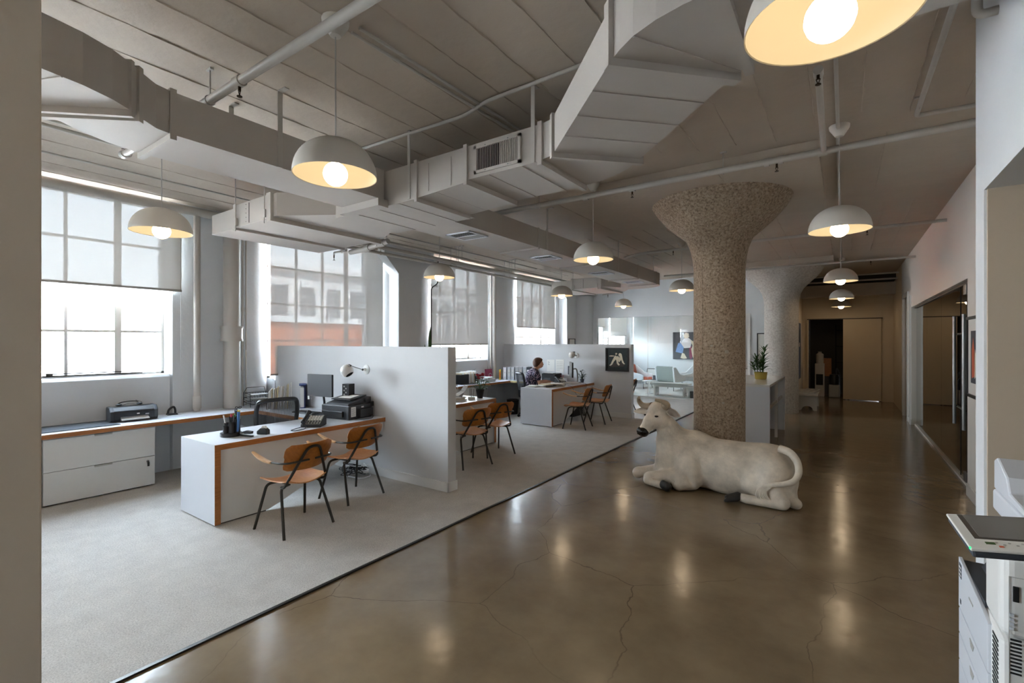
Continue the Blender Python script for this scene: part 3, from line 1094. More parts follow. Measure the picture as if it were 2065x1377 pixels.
# long branch along Y with ceiling diffusers
t = thing('branch_duct', 'long ceiling duct with four floor facing diffusers running towards the lounge', 'duct', (0, 0, 0))
EX0, EX1, EZ0, EZ1 = -3.94, -3.32, 2.915, 3.17
ys = [3.52, 5.35, 7.05, 9.05, 10.2]
MB().box(EX0, EX1, 3.6, 10.15, EZ0, EZ1).build('duct_section', 'duct_paint', t)
MB().prism([(-3.94, 10.15), (-3.32, 10.15)] + arc(-3.94 + 0.0, 10.3, 0.62, -8, 86, 9) + [(-4.25, 10.92), (-4.25, 10.45)], EZ0, EZ1).build('end_elbow', 'duct_paint', t, smooth=True)
for y in (3.62, 5.35, 7.05, 9.05, 10.15):
    flange((EX1, y), (EX0, y), t, EZ0, EZ1, w=0.03, o=0.02)
for y in (4.25, 6.05, 8.0, 9.6):
    dd = MB()
    x0, x1 = -3.80, -3.44
    for (a, b, c, d) in ((x0, x1, y - 0.17, y - 0.15), (x0, x1, y + 0.15, y + 0.17), (x0, x0 + 0.02, y - 0.17, y + 0.17), (x1 - 0.02, x1, y - 0.17, y + 0.17), (x0, x1, y - 0.01, y + 0.01)):
        dd.box(a, b, c, d, EZ0 - 0.014, EZ0 + 0.001)
    fr = dd.build('diffuser', 'laminate', t)
    MB().box(x0 + 0.015, x1 - 0.015, y - 0.16, y + 0.16, EZ0 - 0.004, EZ0 - 0.001).build('diffuser_back', 'vent_black', fr)
    for i in range(9):
        xx = x0 + 0.045 + 0.034 * i
        for (c, d, a) in ((y - 0.15, y - 0.012, 35), (y + 0.012, y + 0.15, -35)):
            MB().obox((xx, (c + d) / 2, EZ0 - 0.009), (0.016, d - c, 0.0025), 0, 0, R(a)).build('louvre', 'laminate', fr)
strap(EX1 + 0.004, 5.57, EZ0, t)
strap(EX1 + 0.004, 8.06, EZ0, t)
strap(EX1 + 0.004, 9.95, EZ0, t)
strap(EX0 - 0.004, 4.3, EZ0, t)
strap(EX0 - 0.004, 6.6, EZ0, t)

# fan coil units
def fan_coil(y0, y1, x0, lb, wedge):
    t = thing('fan_coil_unit', lb, 'air handler', (0, 0, 0))
    z0, z1 = 2.90, 3.15
    MB().box(x0, x0 + 0.55, y0, y1, z0, z1 - 0.03).build('intake_section', 'duct_paint', t)
    MB().box(x0 + 0.55, x0 + 1.24, y0, y1, z0 + 0.005, z1).build('casing', 'duct_paint', t, bevel=0.003)
    MB().box(x0 + 0.53, x0 + 0.57, y0 - 0.012, y1 + 0.012, z0 - 0.02, z1 + 0.01).build('flange', 'duct_paint', t)
    MB().box(x0 + 1.22, x0 + 1.30, y0 - 0.012, y1 + 0.012, z0 - 0.025, z1 + 0.01).build('flange', 'duct_paint', t)
    MB().prism(wedge, z0 + 0.02, z1).build('transition', 'duct_paint', t)
    for xx in (x0 + 0.60, x0 + 1.20):
        for yy in (y0 - 0.02, y1 + 0.02):
            rd = MB().cyl((xx, yy, z0 - 0.04), (xx, yy, CEIL), 0.005, 6).build('hanger_rod', 'pipe_paint', t)
            MB().box(xx - 0.015, xx + 0.015, yy - 0.004, yy + 0.02, z0 + 0.02, z0 + 0.10).build('bracket', 'pipe_paint', t)
    MB().box(x0 + 0.85, x0 + 0.853 + 0.004, y0 - 0.003, y0, z0 + 0.02, z1 - 0.02).build('panel_seam', 'trim_dark', t)
    m = MB()
    for k in range(5):
        m.sphere((x0 + 0.79, y0 - 0.001, z0 + 0.04 + 0.045 * k), 0.004, 6, 4)
    m.build('rivets', 'trim_dark', t)
    return t
fan_coil(2.50, 3.86, -5.98, 'painted fan coil unit hanging near the second window, closest to the camera', [(-4.70, 2.52), (-4.62, 2.52), (-4.10, 2.84), (-4.10, 3.58), (-4.62, 3.84), (-4.70, 3.84)])
fan_coil(10.05, 11.35, -5.86, 'painted fan coil unit in the far corner fed by the long duct', [(-4.58, 10.07), (-4.50, 10.07), (-4.24, 10.45), (-4.24, 10.92), (-4.50, 11.33), (-4.58, 11.33)])

# ---- pipes
def sprinkler(p, t, up=False):
    x, y, z = p
    s = 1 if up else -1
    m = MB().cyl((x, y, z), (x, y, z + s * 0.035), 0.009, 8)
    m.cyl((x - 0.011, y, z + s * 0.035), (x + 0.011, y, z + s * 0.035), 0.003, 6)
    m.cyl((x - 0.011, y, z + s * 0.035), (x, y, z + s * 0.065), 0.0025, 6)
    m.cyl((x + 0.011, y, z + s * 0.035), (x, y, z + s * 0.065), 0.0025, 6)
    m.cyl((x, y, z + s * 0.065), (x, y, z + s * 0.069), 0.016, 10)
    return m.build('sprinkler_head', 'brass_dark', t)
def hanger(x, y, z, r, t):
    m = MB().cyl((x, y, z + r), (x, y, CEIL), 0.005, 6)
    m.box(x - 0.03, x + 0.03, y - 0.012, y + 0.012, CEIL - 0.012, CEIL)
    m.tube([(x, y + (r + 0.004) * math.cos(a * PI / 6), z + (r + 0.004) * math.sin(a * PI / 6)) for a in range(12)], 0.004, 5, closed=True)
    return m.build('hanger', 'pipe_paint', t)
def pipe_thing(lb, pts, r, heads=(), hangs=(), fits=(), rad=0.06, cat='pipe', name='pipe'):
    t = thing(name, lb, cat, (0, 0, 0))
    MB().tube(smooth_path(pts, 5, rad), r, 12).build('pipe_run', 'pipe_paint', t, smooth=True)
    for p in heads:
        sprinkler(p, t)
    for p in hangs:
        hanger(*p, r, t)
    for a, b in fits:
        MB().cyl(a, b, r * 1.28, 12).build('fitting', 'pipe_paint', t, smooth=True)
    return t
t = pipe_thing('thick white sprinkler pipe crossing the ceiling in front of the raw concrete column', [(1.09, 4.87, 3.30), (-3.9, 4.84, 3.30)], 0.030,
               heads=[(-0.50, 4.87, 3.27), (-1.85, 4.87, 3.27)], hangs=[(-0.95, 4.87, 3.30), (-3.0, 4.85, 3.30)], name='sprinkler_pipe',
               fits=[((-0.45, 4.87, 3.3), (-0.49, 4.87, 3.3)), ((-0.56, 4.87, 3.3), (-0.60, 4.87, 3.3)), ((-0.12, 4.87, 3.30), (-0.19, 4.87, 3.30)), ((-1.82, 4.87, 3.3), (-1.88, 4.87, 3.3)), ((-2.36, 4.86, 3.3), (-2.42, 4.86, 3.3))])
t = pipe_thing('short sprinkler branch pipe with brass head under the large lamp', [(-0.145, 4.87, 3.30), (-0.13, 3.42, 3.30)], 0.021, fits=[((-0.13, 3.46, 3.3), (-0.13, 3.38, 3.3))], name='sprinkler_pipe')
sprinkler((-0.13, 3.40, 3.285), t)
t = pipe_thing('thick sprinkler pipe slanting over the duct at the upper left', [(-0.9, 1.44, 3.27), (-5.05, 1.42, 3.27)], 0.027, heads=[(-3.05, 1.43, 3.245)],
               hangs=[(-3.45, 1.43, 3.27), (-5.0, 1.43, 3.27)], fits=[((-3.02, 1.43, 3.27), (-3.09, 1.43, 3.27)), ((-5.01, 1.42, 3.27), (-5.07, 1.42, 3.27))], name='sprinkler_pipe')
sprinkler((-5.06, 1.42, 3.25), t, True)
pipe_thing('sprinkler pipe crossing behind the second corridor lamp', [(1.09, 8.3, 3.25), (-3.0, 8.3, 3.25), (-3.3, 8.3, 3.2)], 0.022, heads=[(0.26, 8.3, 3.23), (-2.42, 8.3, 3.23)], hangs=[(-1.3, 8.3, 3.25)], name='sprinkler_pipe')
pipe_thing('long white pipe crossing the corridor ceiling above the painted column', [(1.09, 11.6, 3.26), (-3.6, 11.6, 3.26)], 0.022, heads=[(0.42, 11.6, 3.24)], hangs=[(-0.95, 11.6, 3.26)], name='sprinkler_pipe')
pipe_thing('higher of two pipes in the dark recess at the corridor end', [(1.09, 14.9, 3.36), (-1.0, 14.9, 3.36)], 0.022)
pipe_thing('lower of two pipes in the dark recess at the corridor end', [(1.09, 15.3, 3.26), (-1.0, 15.3, 3.26)], 0.022)
pipe_thing('bent white pipe at the upper right with a long diagonal run', [(1.09, 4.86, 3.41), (0.452, 4.78, 3.41), (0.47, 2.45, 3.41)], 0.017, hangs=[(0.455, 4.60, 3.41)], rad=0.03)
pipe_thing('looped white pipe at the top right corner by the near wall', [(0.50, 3.02, 3.47), (0.50, 3.02, 3.17), (0.57, 3.02, 3.17)], 0.02, rad=0.05)
# conduits on the ceiling
pipe_thing('thin conduit running along the ceiling over the corridor lamps', [(-0.045, 0.2, 3.455), (-0.045, 4.72, 3.455), (-0.045, 4.84, 3.44)], 0.013, cat='conduit', name='conduit')
pipe_thing('conduit along the ceiling from the second corridor lamp to the third', [(-0.05, 4.95, 3.44), (-0.05, 8.2, 3.44), (-0.05, 12.4, 3.44)], 0.013, cat='conduit', name='conduit')
pipe_thing('twin conduit along the ceiling over the first hanging dome lamp, left of the pair', [(-2.34, 1.72, 3.46), (-2.30, 3.9, 3.46), (-2.30, 4.9, 3.46)], 0.010, cat='conduit', name='conduit')
pipe_thing('twin conduit along the ceiling over the first hanging dome lamp, right of the pair', [(-2.27, 1.72, 3.46), (-2.24, 3.9, 3.46), (-2.24, 4.9, 3.46)], 0.010, cat='conduit', name='conduit')
pipe_thing('kinked conduit crossing the ceiling above the return grille', [(-3.75, 2.80, 3.455), (-2.45, 2.86, 3.455), (-2.20, 2.78, 3.455), (-0.9, 2.76, 3.455)], 0.014, rad=0.1, cat='conduit', name='conduit')
pipe_thing('pair of ceiling conduits above the nearest window lamp, inner one', [(-5.20, -0.5, 3.45), (-5.28, 3.6, 3.45)], 0.012, cat='conduit', name='conduit')
pipe_thing('pair of ceiling conduits above the nearest window lamp, outer one', [(-5.26, -0.5, 3.42), (-5.34, 3.6, 3.42)], 0.016, cat='conduit', name='conduit')
pipe_thing('single thin ceiling conduit close to the window wall', [(-6.12, -0.5, 3.44), (-6.14, 9.8, 3.44)], 0.010, cat='conduit', name='conduit')
pipe_thing('fat pipe running along the top of the window wall above the nearest shade', [(-7.03, -4.8, 3.385), (-7.03, 3.45, 3.385)], 0.055)
pipe_thing('fat pipe running along the top of the window wall above the third window', [(-7.02, 6.75, 3.39), (-7.02, 12.5, 3.39)], 0.05)
# bundle between the two fan coil units
for i, (x, z, r, lb) in enumerate([(-5.92, 3.24, 0.022, 'uppermost pipe of the bundle hung below the ceiling between the fan coil units'),
                                   (-6.00, 3.16, 0.030, 'fattest pipe of the bundle hung below the ceiling between the fan coil units'),
                                   (-6.06, 3.08, 0.024, 'lowest pipe of the bundle hung below the ceiling between the fan coil units'),
                                   (-6.20, 3.12, 0.016, 'thin pipe of the bundle nearest to the windows')]):
    pipe_thing(lb, [(x, 3.95, z), (x, 6.9, z), (x - 0.03, 7.1, z), (x - 0.03, 11.2, z)], r, hangs=[(x, 5.0, z), (x, 6.8, z), (x - 0.03, 8.6, z)])
pipe_thing('white drain pipe with elbow below the near fan coil unit', [(-4.65, 3.95, 2.92), (-5.05, 3.95, 2.87), (-5.40, 3.95, 2.86)], 0.034, fits=[((-4.72, 3.95, 2.91), (-4.82, 3.95, 2.90)), ((-5.0, 3.95, 2.88), (-5.1, 3.95, 2.865))], name='drain_pipe')
pipe_thing('small sprinkler stub with elbow under the near fan coil unit', [(-5.45, 3.92, 2.885), (-5.72, 3.92, 2.885), (-5.72, 3.92, 2.85)], 0.013, heads=[(-5.72, 3.92, 2.85)], hangs=[(-5.55, 3.92, 2.885)], rad=0.02, name='sprinkler_pipe')
pipe_thing('small sprinkler stub under the far fan coil unit', [(-4.8, 11.45, 2.92), (-5.0, 11.45, 2.9), (-5.15, 11.45, 2.88)], 0.016, heads=[(-5.0, 11.45, 2.88)], hangs=[(-4.85, 11.45, 2.915)], name='sprinkler_pipe')
# vertical pipes on the window wall
t = pipe_thing('slim white downpipe beside the nearest window, standing on the counter', [(-7.04, 2.76, 0.748), (-7.04, 2.76, 3.33)], 0.040, fits=[((-7.04, 2.76, 0.78), (-7.04, 2.76, 0.95))], name='downpipe')
t = pipe_thing('fat white downpipe with bolted collar between the first two windows', [(-6.98, 3.17, 0.748), (-6.98, 3.17, 3.4)], 0.105, fits=[((-6.98, 3.17, 1.70), (-6.98, 3.17, 1.86))], name='downpipe')
for z in (1.69, 1.865):
    MB().cyl((-6.98, 3.17, z - 0.015), (-6.98, 3.17, z + 0.015), 0.142, 24).build('collar_ring', 'pipe_paint', t, smooth=True)
pipe_thing('left one of two thin conduits beside the fat downpipe', [(-7.10, 3.37, 0.75), (-7.10, 3.37, 3.4)], 0.014, fits=[((-7.10, 3.37, 2.1), (-7.10, 3.37, 2.16)), ((-7.10, 3.37, 1.25), (-7.10, 3.37, 1.3))], name='conduit', cat='conduit')
pipe_thing('right one of two thin conduits beside the fat downpipe', [(-7.10, 3.42, 0.75), (-7.10, 3.42, 3.4)], 0.012, fits=[((-7.10, 3.42, 2.1), (-7.10, 3.42, 2.16))], name='conduit', cat='conduit')
t = pipe_thing('dark thin conduit beside the third window with a bent top', [(-7.04, 7.12, 0.75), (-7.04, 7.12, 2.78), (-7.0, 7.28, 2.9), (-7.0, 7.28, 3.4)], 0.012, name='conduit', cat='conduit')
t.children[0].data.materials[0] = MATS['gunmetal']
pipe_thing('slim white pipe beside the fourth window', [(-7.07, 9.33, 0.75), (-7.07, 9.33, 3.38)], 0.045, fits=[((-7.07, 9.33, 2.0), (-7.07, 9.33, 2.06))], name='downpipe')
pipe_thing('thin conduit just left of the slim pipe by the fourth window', [(-7.10, 9.22, 0.75), (-7.10, 9.22, 3.38)], 0.012, name='conduit', cat='conduit')

# ---- dome pendant lamps
LZ = 2.60
def pendant():
    t = thing('pendant_lamp', 'x', 'hanging lamp', (0, 0, LZ))
    rr, hh = 0.225, 0.20
    prof = []
    for i in range(13):
        a = PI / 2 * i / 12
        prof.append((rr * math.cos(a) ** 0.92 if i < 12 else 0.0, hh * math.sin(a)))
    out = [(r_, z_) for r_, z_ in prof]
    m = MB().lathe([(rr, 0.0)] + [(rr * math.cos(PI / 2 * i / 12) ** 0.92 if i < 12 else 0.0, 0.006 + hh * math.sin(PI / 2 * i / 12)) for i in range(13)], (0, 0, 0), 48, cap=False)
    m.build('lamp_shade', 'lamp_shell', t, smooth=True)
    q = rr - 0.004
    m = MB().lathe([(rr, 0.0)] + [(q * math.cos(PI / 2 * i / 12) ** 0.92 if i < 12 else 0.0, 0.002 + (hh - 0.004) * math.sin(PI / 2 * i / 12)) for i in range(13)], (0, 0, 0), 48, cap=False)
    m.build('shade_lining', 'lamp_inner', t, smooth=True)
    MB().sphere((0, 0, 0.012), 0.066, 20, 14).build('bulb', 'bulb', t, smooth=True)
    MB().lathe([(0.022, 0.06), (0.022, 0.12), (0.03, 0.19)], (0, 0, 0), 14).build('socket', 'lamp_white', t, smooth=True)
    MB().cyl((0, 0, hh), (0, 0, 3.40 - LZ), 0.004, 6).build('cord', 'cord', t)
    MB().lathe([(0.012, 3.385 - LZ), (0.03, 3.39 - LZ), (0.072, 3.455 - LZ), (0.075, CEIL - LZ)], (0, 0, 0), 20).build('canopy', 'lamp_shell', t, smooth=True)
    return t
plabels = ['dome pendant lamp hanging before the duct junction, largest of the lamps over the desks',
           'dome pendant lamp in front of the nearest window shade',
           'dome pendant lamp hanging between the long duct and the raw concrete column',
           'dome pendant lamp over the first low partition, before the wall pilaster',
           'dome pendant lamp before the fourth window shade',
           'dome pendant lamp just left of the raw concrete column',
           'small dome pendant lamp above the lounge glass, beneath the end of the long duct',
           'very large looking dome pendant lamp cut off by the top of the picture',
           'dome pendant lamp nearest to the concrete column on its right, over the corridor',
           'second dome lamp in view down the corridor row, below the thick pipe',
           'third dome lamp in view down the corridor row',
           'farthest and dimmest dome lamp of the corridor row, before the end wall']
p0 = pendant()
for i, (x, y) in enumerate(LAMP_PTS):
    o = p0 if i == 0 else dup(p0, (x, y, LZ), 0)
    o.location = (x, y, LZ)
    o['label'] = plabels[i]
    o['group'] = 'white dome lamps under the ceiling'

# ================================================================== DESKS, COUNTERS, CABINETS
def desk(y0, y1, x0, x1, lb, cut_at):
    """peninsula desk along Y; open end at y0 or y1 (cut_at = 'hi' when the partition is at y1)"""
    t = thing('desk', lb, 'desk', (0, 0, 0))
    e = 0.05
    MB().box(x0, x1 - 0.004, y0, y1, 0.74 - e, 0.74).build('desktop', 'laminate', t)
    MB().box(x1 - 0.004, x1, y0, y1, 0.74 - e, 0.7395).build('plywood_edge', 'ply_edge', t)
    if cut_at == 'hi':
        MB().box(x0, x1 - 0.004, y0, y0 + e, 0.02, 0.74 - e).build('end_panel', 'laminate', t)
        MB().box(x1 - 0.004, x1, y0, y0 + e, 0.02, 0.74 - e).build('plywood_edge', 'ply_edge', t)
        poly = [(y0 + e, 0.02), (y0 + 0.50, 0.02), (y0 + 0.62, 0.06), (y1, 0.58), (y1, 0.74 - e), (y0 + e, 0.74 - e)]
        MB().box(x0 + 0.03, x1 - 0.06, y0 + 0.02, y0 + e, 0.008, 0.02).build('plinth', 'trim_dark', t)
    else:
        MB().box(x0, x1 - 0.004, y1 - e, y1, 0.02, 0.74 - e).build('end_panel', 'laminate', t)
        MB().box(x1 - 0.004, x1, y1 - e, y1, 0.02, 0.74 - e).build('plywood_edge', 'ply_edge', t)
        poly = [(y1 - e, 0.02), (y1 - 0.85, 0.02), (y1 - 0.95, 0.06), (y0, 0.58), (y0, 0.74 - e), (y1 - e, 0.74 - e)]
        MB().box(x0 + 0.03, x1 - 0.06, y1 - e, y1 - 0.02, 0.008, 0.02).build('plinth', 'trim_dark', t)
    MB().prism(poly, x1 - 0.06, x1 - 0.035, 'x').build('modesty_panel', 'cabinet_front', t)
    ya, yb = (y0 + e, y0 + 0.48) if cut_at == 'hi' else (y1 - 0.83, y1 - e)
    MB().box(x1 - 0.055, x1 - 0.04, ya, yb, 0.008, 0.0195).build('plinth', 'trim_dark', t)
    return t
desk(1.95, 3.875, -5.33, -4.61, 'white laminate desk with plywood edge in the foreground, black printer on it', 'hi')
desk(4.015, 6.23, -5.42, -4.68, 'white desk half hidden behind the first partition, red cyclamen on it', 'lo')
desk(7.95, 9.845, -5.36, -4.63, 'white desk piled with papers where the woman sits', 'hi')

def counter(ya, yb, yr, lb, pale):
    t = thing('counter', lb, 'counter', (0, 0, 0))
    xf, xe = -6.50, -5.36
    MB().prism([(-7.145, ya), (xf, ya), (xf, yr), (xe, yr), (xe, yb), (-7.145, yb)], 0.695, 0.74).build('countertop', 'laminate', t)
    MB().box(xf, xf + 0.004, ya, yr, 0.695, 0.7395).build('plywood_edge', 'ply_edge', t)
    MB().box(xf + 0.004, xe, yr - 0.004, yr, 0.695, 0.7395).build('plywood_edge', pale, t)
    return t
counter(-1.5, 3.875, 3.28, 'long white counter under the nearest window with plywood front edge', 'ply_edge')
counter(4.015, 9.845, 9.20, 'white counter behind the second partition bay, holding binders and papers', 'ply_pale')

def drawer_unit(y0, y1, x, lb, key=False):
    t = thing('drawer_cabinet', lb, 'cabinet', (0, 0, 0))
    MB().box(-6.87, x - 0.02, y0, y1, 0.02, 0.69).build('body', 'cabinet_front', t)
    MB().box(-6.85, x - 0.05, y0 + 0.01, y1 - 0.01, 0.008, 0.02).build('plinth', 'trim_dark', t)
    for k, (a, b) in enumerate(((0.355, 0.68), (0.025, 0.350))):
        d = MB().box(x - 0.02, x, y0 + 0.002, y1 - 0.002, a, b).build('drawer', 'cabinet_front', t, bevel=0.0015)
        ym = (y0 + y1) / 2
        MB().box(x - 0.002, x + 0.014, ym - 0.075, ym + 0.075, b - 0.003, b + 0.003).build('drawer_pull', 'silver_plastic', d)
        MB().box(x + 0.011, x + 0.014, ym - 0.075, ym + 0.075, b - 0.016, b + 0.002).build('drawer_pull', 'silver_plastic', d)
    if key:
        yk = y1 - 0.07
        kk = MB().cyl((x - 0.001, yk, 0.30), (x + 0.008, yk, 0.30), 0.013, 14).build('lock', 'steel', t, smooth=True)
        MB().obox((x + 0.016, yk, 0.30), (0.022, 0.004, 0.012)).build('key', 'brass_dark', kk)
        MB().box(x + 0.02, x + 0.024, yk - 0.009, yk + 0.009, 0.245, 0.29).build('key_fob', 'black_plastic', kk)
    return t
drawer_unit(1.19, 2.13, -6.54, 'white two drawer cabinet with a key in its lock, under the near counter', True)
drawer_unit(0.23, 1.17, -6.54, 'white two drawer cabinet cut off by the near pillar')
drawer_unit(7.03, 7.97, -6.54, 'white two drawer cabinet at the end of the second counter, nearest to the waste bin')
drawer_unit(6.05, 6.99, -6.54, 'white two drawer cabinet behind the cyclamen, under the second counter')

# ================================================================== BENTWOOD ARMCHAIRS (front faces +Y)
def armchair():
    t = thing('armchair', 'x', 'chair', (0, 0, 0))
    def seat(u, v):
        x = (u - 0.5)
        y = (v - 0.5)
        w = 0.225 - 0.02 * (0.5 - y) - 0.03 * max(0, abs(y) - 0.38) / 0.12
        return (x * 2 * w, y * 0.42 + 0.01, 0.432 + 0.045 * (2 * x) ** 2 - 0.018 * math.cos(PI * y) + (-0.03 * max(0, (y - 0.3) / 0.2) ** 2))
    MB().sheet(seat, 12, 10, 0.010).build('seat', 'veneer', t, smooth=True)
    def back(u, v):
        x = (u - 0.5) * 2
        z = v - 0.5
        w = 0.215 - 0.05 * max(0, (abs(z) - 0.34) / 0.16) ** 2 + (0.012 if z > 0 else 0)
        return (x * w, -0.245 - 0.055 * z * 1.5 + 0.055 * x * x, 0.665 + z * 0.235)
    MB().sheet(back, 14, 10, 0.009).build('backrest', 'veneer_dark', t, smooth=True)
    rt = 0.0122
    for s in (-1, 1):
        MB().tube(smooth_path([(s * 0.10, 0.10, 0.408), (s * 0.185, 0.13, 0.400), (s * 0.245, 0.225, 0.0)], 5, 0.07), rt, 8).build('leg', 'gunmetal', t, smooth=True)
        MB().tube(smooth_path([(s * 0.10, -0.07, 0.408), (s * 0.185, -0.09, 0.400), (s * 0.240, -0.225, 0.0)], 5, 0.07), rt, 8).build('leg', 'gunmetal', t, smooth=True)
        MB().cyl((s * 0.10, -0.08, 0.408), (s * 0.10, 0.11, 0.408), 0.009, 8).build('seat_rail', 'gunmetal', t, smooth=True)
        # arm rail behind the back, then forward, with a wooden pad
        MB().tube(smooth_path([(s * 0.03, -0.262, 0.640), (s * 0.21, -0.235, 0.635), (s * 0.245, -0.16, 0.632), (s * 0.255, -0.02, 0.630)], 4, 0.05), 0.009, 8).build('arm_rail', 'gunmetal', t, smooth=True)
        def pad(u, v, s=s):
            y = -0.06 + 0.27 * u
            w = 0.025 * math.sin(PI * min(1, 0.18 + u * 0.72)) ** 0.5
            return (s * (0.257 + 0.008 * u) + (v - 0.5) * 2 * w, y, 0.640 + 0.045 * u * u + 0.012 * u - 0.006 * (2 * v - 1) ** 2)
        MB().sheet(pad, 8, 4, 0.014).build('arm_pad', 'arm_wood', t, smooth=True)
    # inverted V tube carrying the back
    MB().tube(smooth_path([(-0.175, -0.08, 0.402), (-0.205, -0.165, 0.415), (-0.055, -0.285, 0.755), (0.055, -0.285, 0.755), (0.205, -0.165, 0.415), (0.175, -0.08, 0.402)], 6, 0.055), rt, 8).build('back_frame', 'gunmetal', t, smooth=True)
    return t
c0 = armchair()
chairs = [(-4.065, 2.385, R(92), 'plywood armchair nearest to the camera, before the foreground desk'),
          (-4.345, 3.20, R(94), 'plywood armchair beside the first partition, cables on the floor behind it'),
          (-4.18, 4.93, R(76), 'plywood armchair just behind the first partition, half hidden by its edge'),
          (-4.28, 5.62, R(70), 'plywood armchair beyond the first partition, right of its neighbour, turned towards the cyclamen desk'),
          (-4.22, 8.24, R(100), 'plywood armchair before the desk of the seated woman, left of two'),
          (-4.17, 9.04, R(98), 'plywood armchair next to the low partition below the dog painting'),
          (-4.28, 10.75, R(100), 'plywood armchair peeking out behind the low partition with the dog painting')]
for i, (x, y, a, lb) in enumerate(chairs):
    o = c0 if i == 0 else dup(c0, (x, y, 0.008), a)
    o.location = (x, y, 0.008)
    o.rotation_euler = (0, 0, a)
    o['label'] = lb
    o['group'] = 'plywood armchairs at the desks'

# ================================================================== OFFICE CHAIRS (front faces +Y)
def office_chair(loc, rz, lb):
    t = thing('office_chair', lb, 'chair', loc, rz)
    def bk(u, v, k=1.0, off=0.0):
        x = (u - 0.5) * 2
        w = (0.25 - 0.06 * (1 - v) ** 2 - 0.035 * v ** 4) * k
        return (x * w, -0.27 - 0.09 * v + 0.075 * x * x + off, 0.50 + 0.49 * v)
    MB().grid(lambda u, v: bk(u, v, 0.97), 14, 14).build('mesh_back', 'mesh_fabric', t, smooth=True)
    ring = []
    N = 14
    for i in range(N):
        ring.append(bk(0.02 + 0.96 * i / N, 1.0 - 0.03 * (1 - math.sin(PI * i / N))))
    for i in range(N):
        ring.append(bk(0.98, 1 - i / N))
    for i in range(N):
        ring.append(bk(0.98 - 0.96 * i / N, 0.0))
    for i in range(N):
        ring.append(bk(0.02, i / N))
    sm = [Vector(p) for p in ring]
    for _ in range(3):
        sm = [(sm[i - 1] + sm[i] * 2 + sm[(i + 1) % len(sm)]) / 4 for i in range(len(sm))]
    MB().tube(sm, 0.025, 8, closed=True).build('back_frame', 'black_plastic', t, smooth=True)
    m = MB()
    for i in range(1, 24):
        v = 0.45 + 0.5 * i / 24
    for i in range(30):
        u = 0.06 + 0.88 * i / 29
        m.tube([bk(u, 0.38 + 0.06 * k, 0.96, 0.004) for k in range(10)], 0.0018, 4)
    o = m.build('back_ribs', 'dark_plastic', t)
    o['kind'] = 'stuff'
    def st(u, v):
        x = (u - 0.5) * 2
        return (x * 0.25, -0.22 + 0.46 * v, 0.47 + 0.02 * x * x - 0.05 * max(0, v - 0.8) * 5 * 0.3)
    MB().sheet(st, 10, 10, 0.03).build('seat', 'dark_plastic', t, smooth=True)
    MB().tube([(0, -0.30, 0.62), (0, -0.30, 0.48), (0, -0.12, 0.40), (0, 0, 0.40)], 0.022, 8).build('back_support', 'black_plastic', t, smooth=True)
    MB().cyl((0, 0, 0.10), (0, 0, 0.45), 0.028, 12).build('gas_lift', 'black_plastic', t, smooth=True)
    for k in range(5):
        a = R(72 * k + 20)
        lg = MB().tube([(0, 0, 0.12), (0.15 * math.cos(a), 0.15 * math.sin(a), 0.105), (0.30 * math.cos(a), 0.30 * math.sin(a), 0.075)], [0.028, 0.02, 0.014], 8).build('leg', 'dark_plastic', t, smooth=True)
        M_ = Matrix.Rotation(a, 4, 'Z') @ Matrix.Rotation(PI / 2, 4, 'Y')
        cx, cy = 0.30 * math.cos(a), 0.30 * math.sin(a)
        MB().lathe([(0.029, -0.02), (0.03, -0.015), (0.03, 0.015), (0.029, 0.02)], (cx, cy, 0.030), 12, Matrix.Rotation(a + 1.2, 4, 'Z') @ Matrix.Rotation(PI / 2, 4, 'Y')).build('caster', 'black_plastic', lg, smooth=True)
    for s in (-1, 1):
        MB().tube(smooth_path([(s * 0.24, -0.05, 0.44), (s * 0.31, -0.05, 0.46), (s * 0.31, -0.05, 0.64)], 4, 0.04), 0.014, 8).build('arm_post', 'black_plastic', t, smooth=True)
        MB().obox((s * 0.31, 0.0, 0.655), (0.07, 0.26, 0.025)).build('arm_pad', 'black_plastic', t, bevel=0.01)
    return t
office_chair((-5.72, 3.04, 0.008), R(78), 'black mesh office chair with wide curved back behind the foreground desk')
office_chair((-5.60, 8.76, 0.008), R(-37), 'black office chair that the woman sits on')

